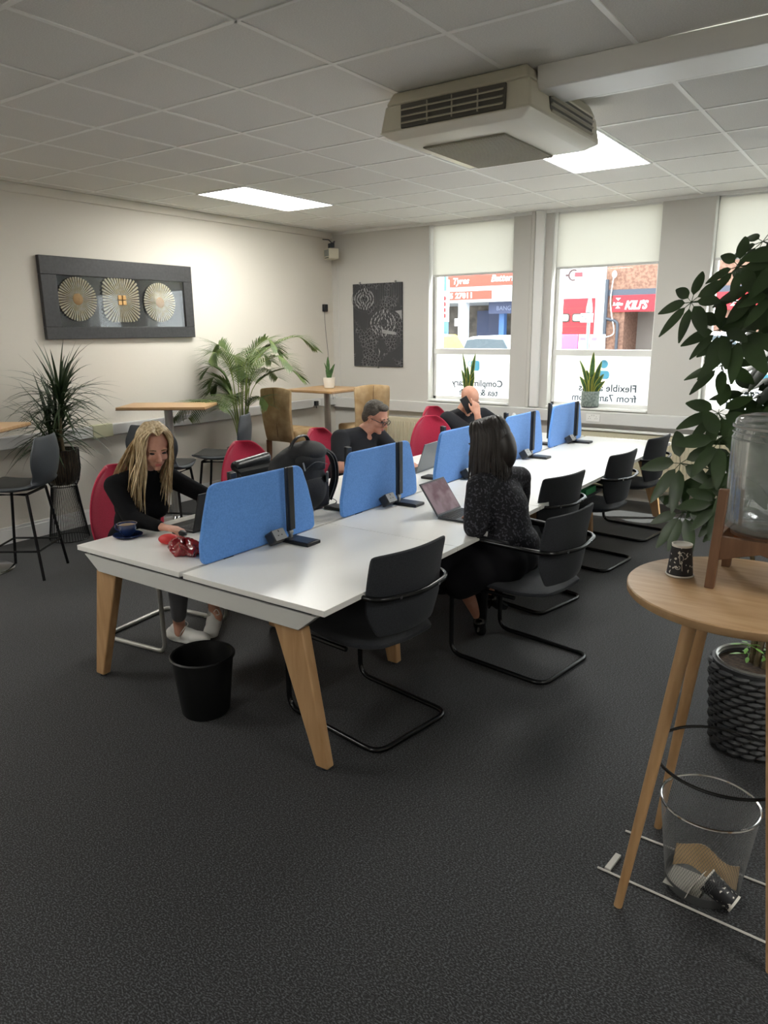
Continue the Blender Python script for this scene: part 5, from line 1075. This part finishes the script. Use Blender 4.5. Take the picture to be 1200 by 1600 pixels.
obj('side_patch', B(q).box(q+V(.115, .115, .19), (.012, .05, .06), RZ(.6)), M_lapgrey, t, .004); obj('strap_tail', B(q).tube(sm([q+V(.06, .18, .05), q+V(.10, .215, .02), q+V(.12, .16, .004)]), .006, 6, flat=.4), M_blk, t)
t = thing('shoulder_bag', 'black leather folded-top bag leaning behind the backpack', 'bag', (-3.08, 3.02, Z0)); q = t.location
b = B(q); b.box(q+V(0, -.0, .12), (.09, .25, .22), RY(.05)); b.tube([q+V(0, -.14, .27), q+V(0, .14, .29)], .035, 12); blend('body', b, M_bleather, t, .008, 5)
obj('flap', B(q).surf(lambda u, v: (q.x+.055+.012*math.sin(PI*v)-.05*max(0, v-.8)*5, q.y+(u-.5)*.30, q.z+.15+.12*v), 10, 10, .006), M_bleather, t)
obj('papers', B(q).box(q+V(.07, .05, .17), (.004, .012, .16), RX(-.7)), M_paper, t)
# small things at the far end and under the desk
b = B((-1.86, 5.02, .60)); b.bb(-2.02, -1.72, 4.92, 5.12, .598, .645); tag(obj('green_box', b, mat('green card', '#2f9a5c', .6), None, .004), 'green box on the ledge under the desk beyond the third chair', 'box')
t = thing('under_desk_shelf', 'dark shelf hung under the right side of the desk', 'shelf', (-1.9, 5.0, .58)); q = t.location
obj('board', B(q).bb(-2.1, -1.72, 4.8, 5.25, .578, .597), M_dgrey, t); obj('bracket', B(q).bb(-2.1, -2.09, 4.8, 5.25, .597, .69), M_dgrey, t)
t = thing('reading_lamp', 'half-opened slanted black desk lamp between the fourth and fifth dividers', 'desk lamp', (-2.78, 5.72, Z0)); q = t.location
obj('base', B(q).box(q+V(0, 0, .009), (.14, .09, .018)), M_blk, t, .004); obj('arm', B(q).box(q+V(.03, .09, .15), (.02, .03, .28), RX(-.55)), M_dgrey, t, .003); obj('lamp_head', B(q).box(q+V(.03, .175, .285), (.022, .034, .05), RX(-.55)), M_trunk, t, .003)
for (x, y, lb) in ((-2.68, 5.82, 'tangle of black leads on the desk by the slanted lamp'), (-2.62, 4.92, 'black lead lying behind the third divider')):
    c = V(x, y, Z0+.006); random.seed(int(x*100)); b = B(c); b.tube(sm([c+V(random.uniform(-.06, .06), random.uniform(-.07, .07), random.uniform(0, .035)) for _ in range(9)], 5), .0035, 5); tag(obj('power_lead', b, M_blk), lb, 'cable')
b = B((-2.78, 5.05, Z0)); b.box((-2.78, 5.05, Z0+.03), (.05, .14, .06)); tag(obj('phone_dock', b, M_blk, None, .008), 'low black dock on the fourth left desk place', 'dock')
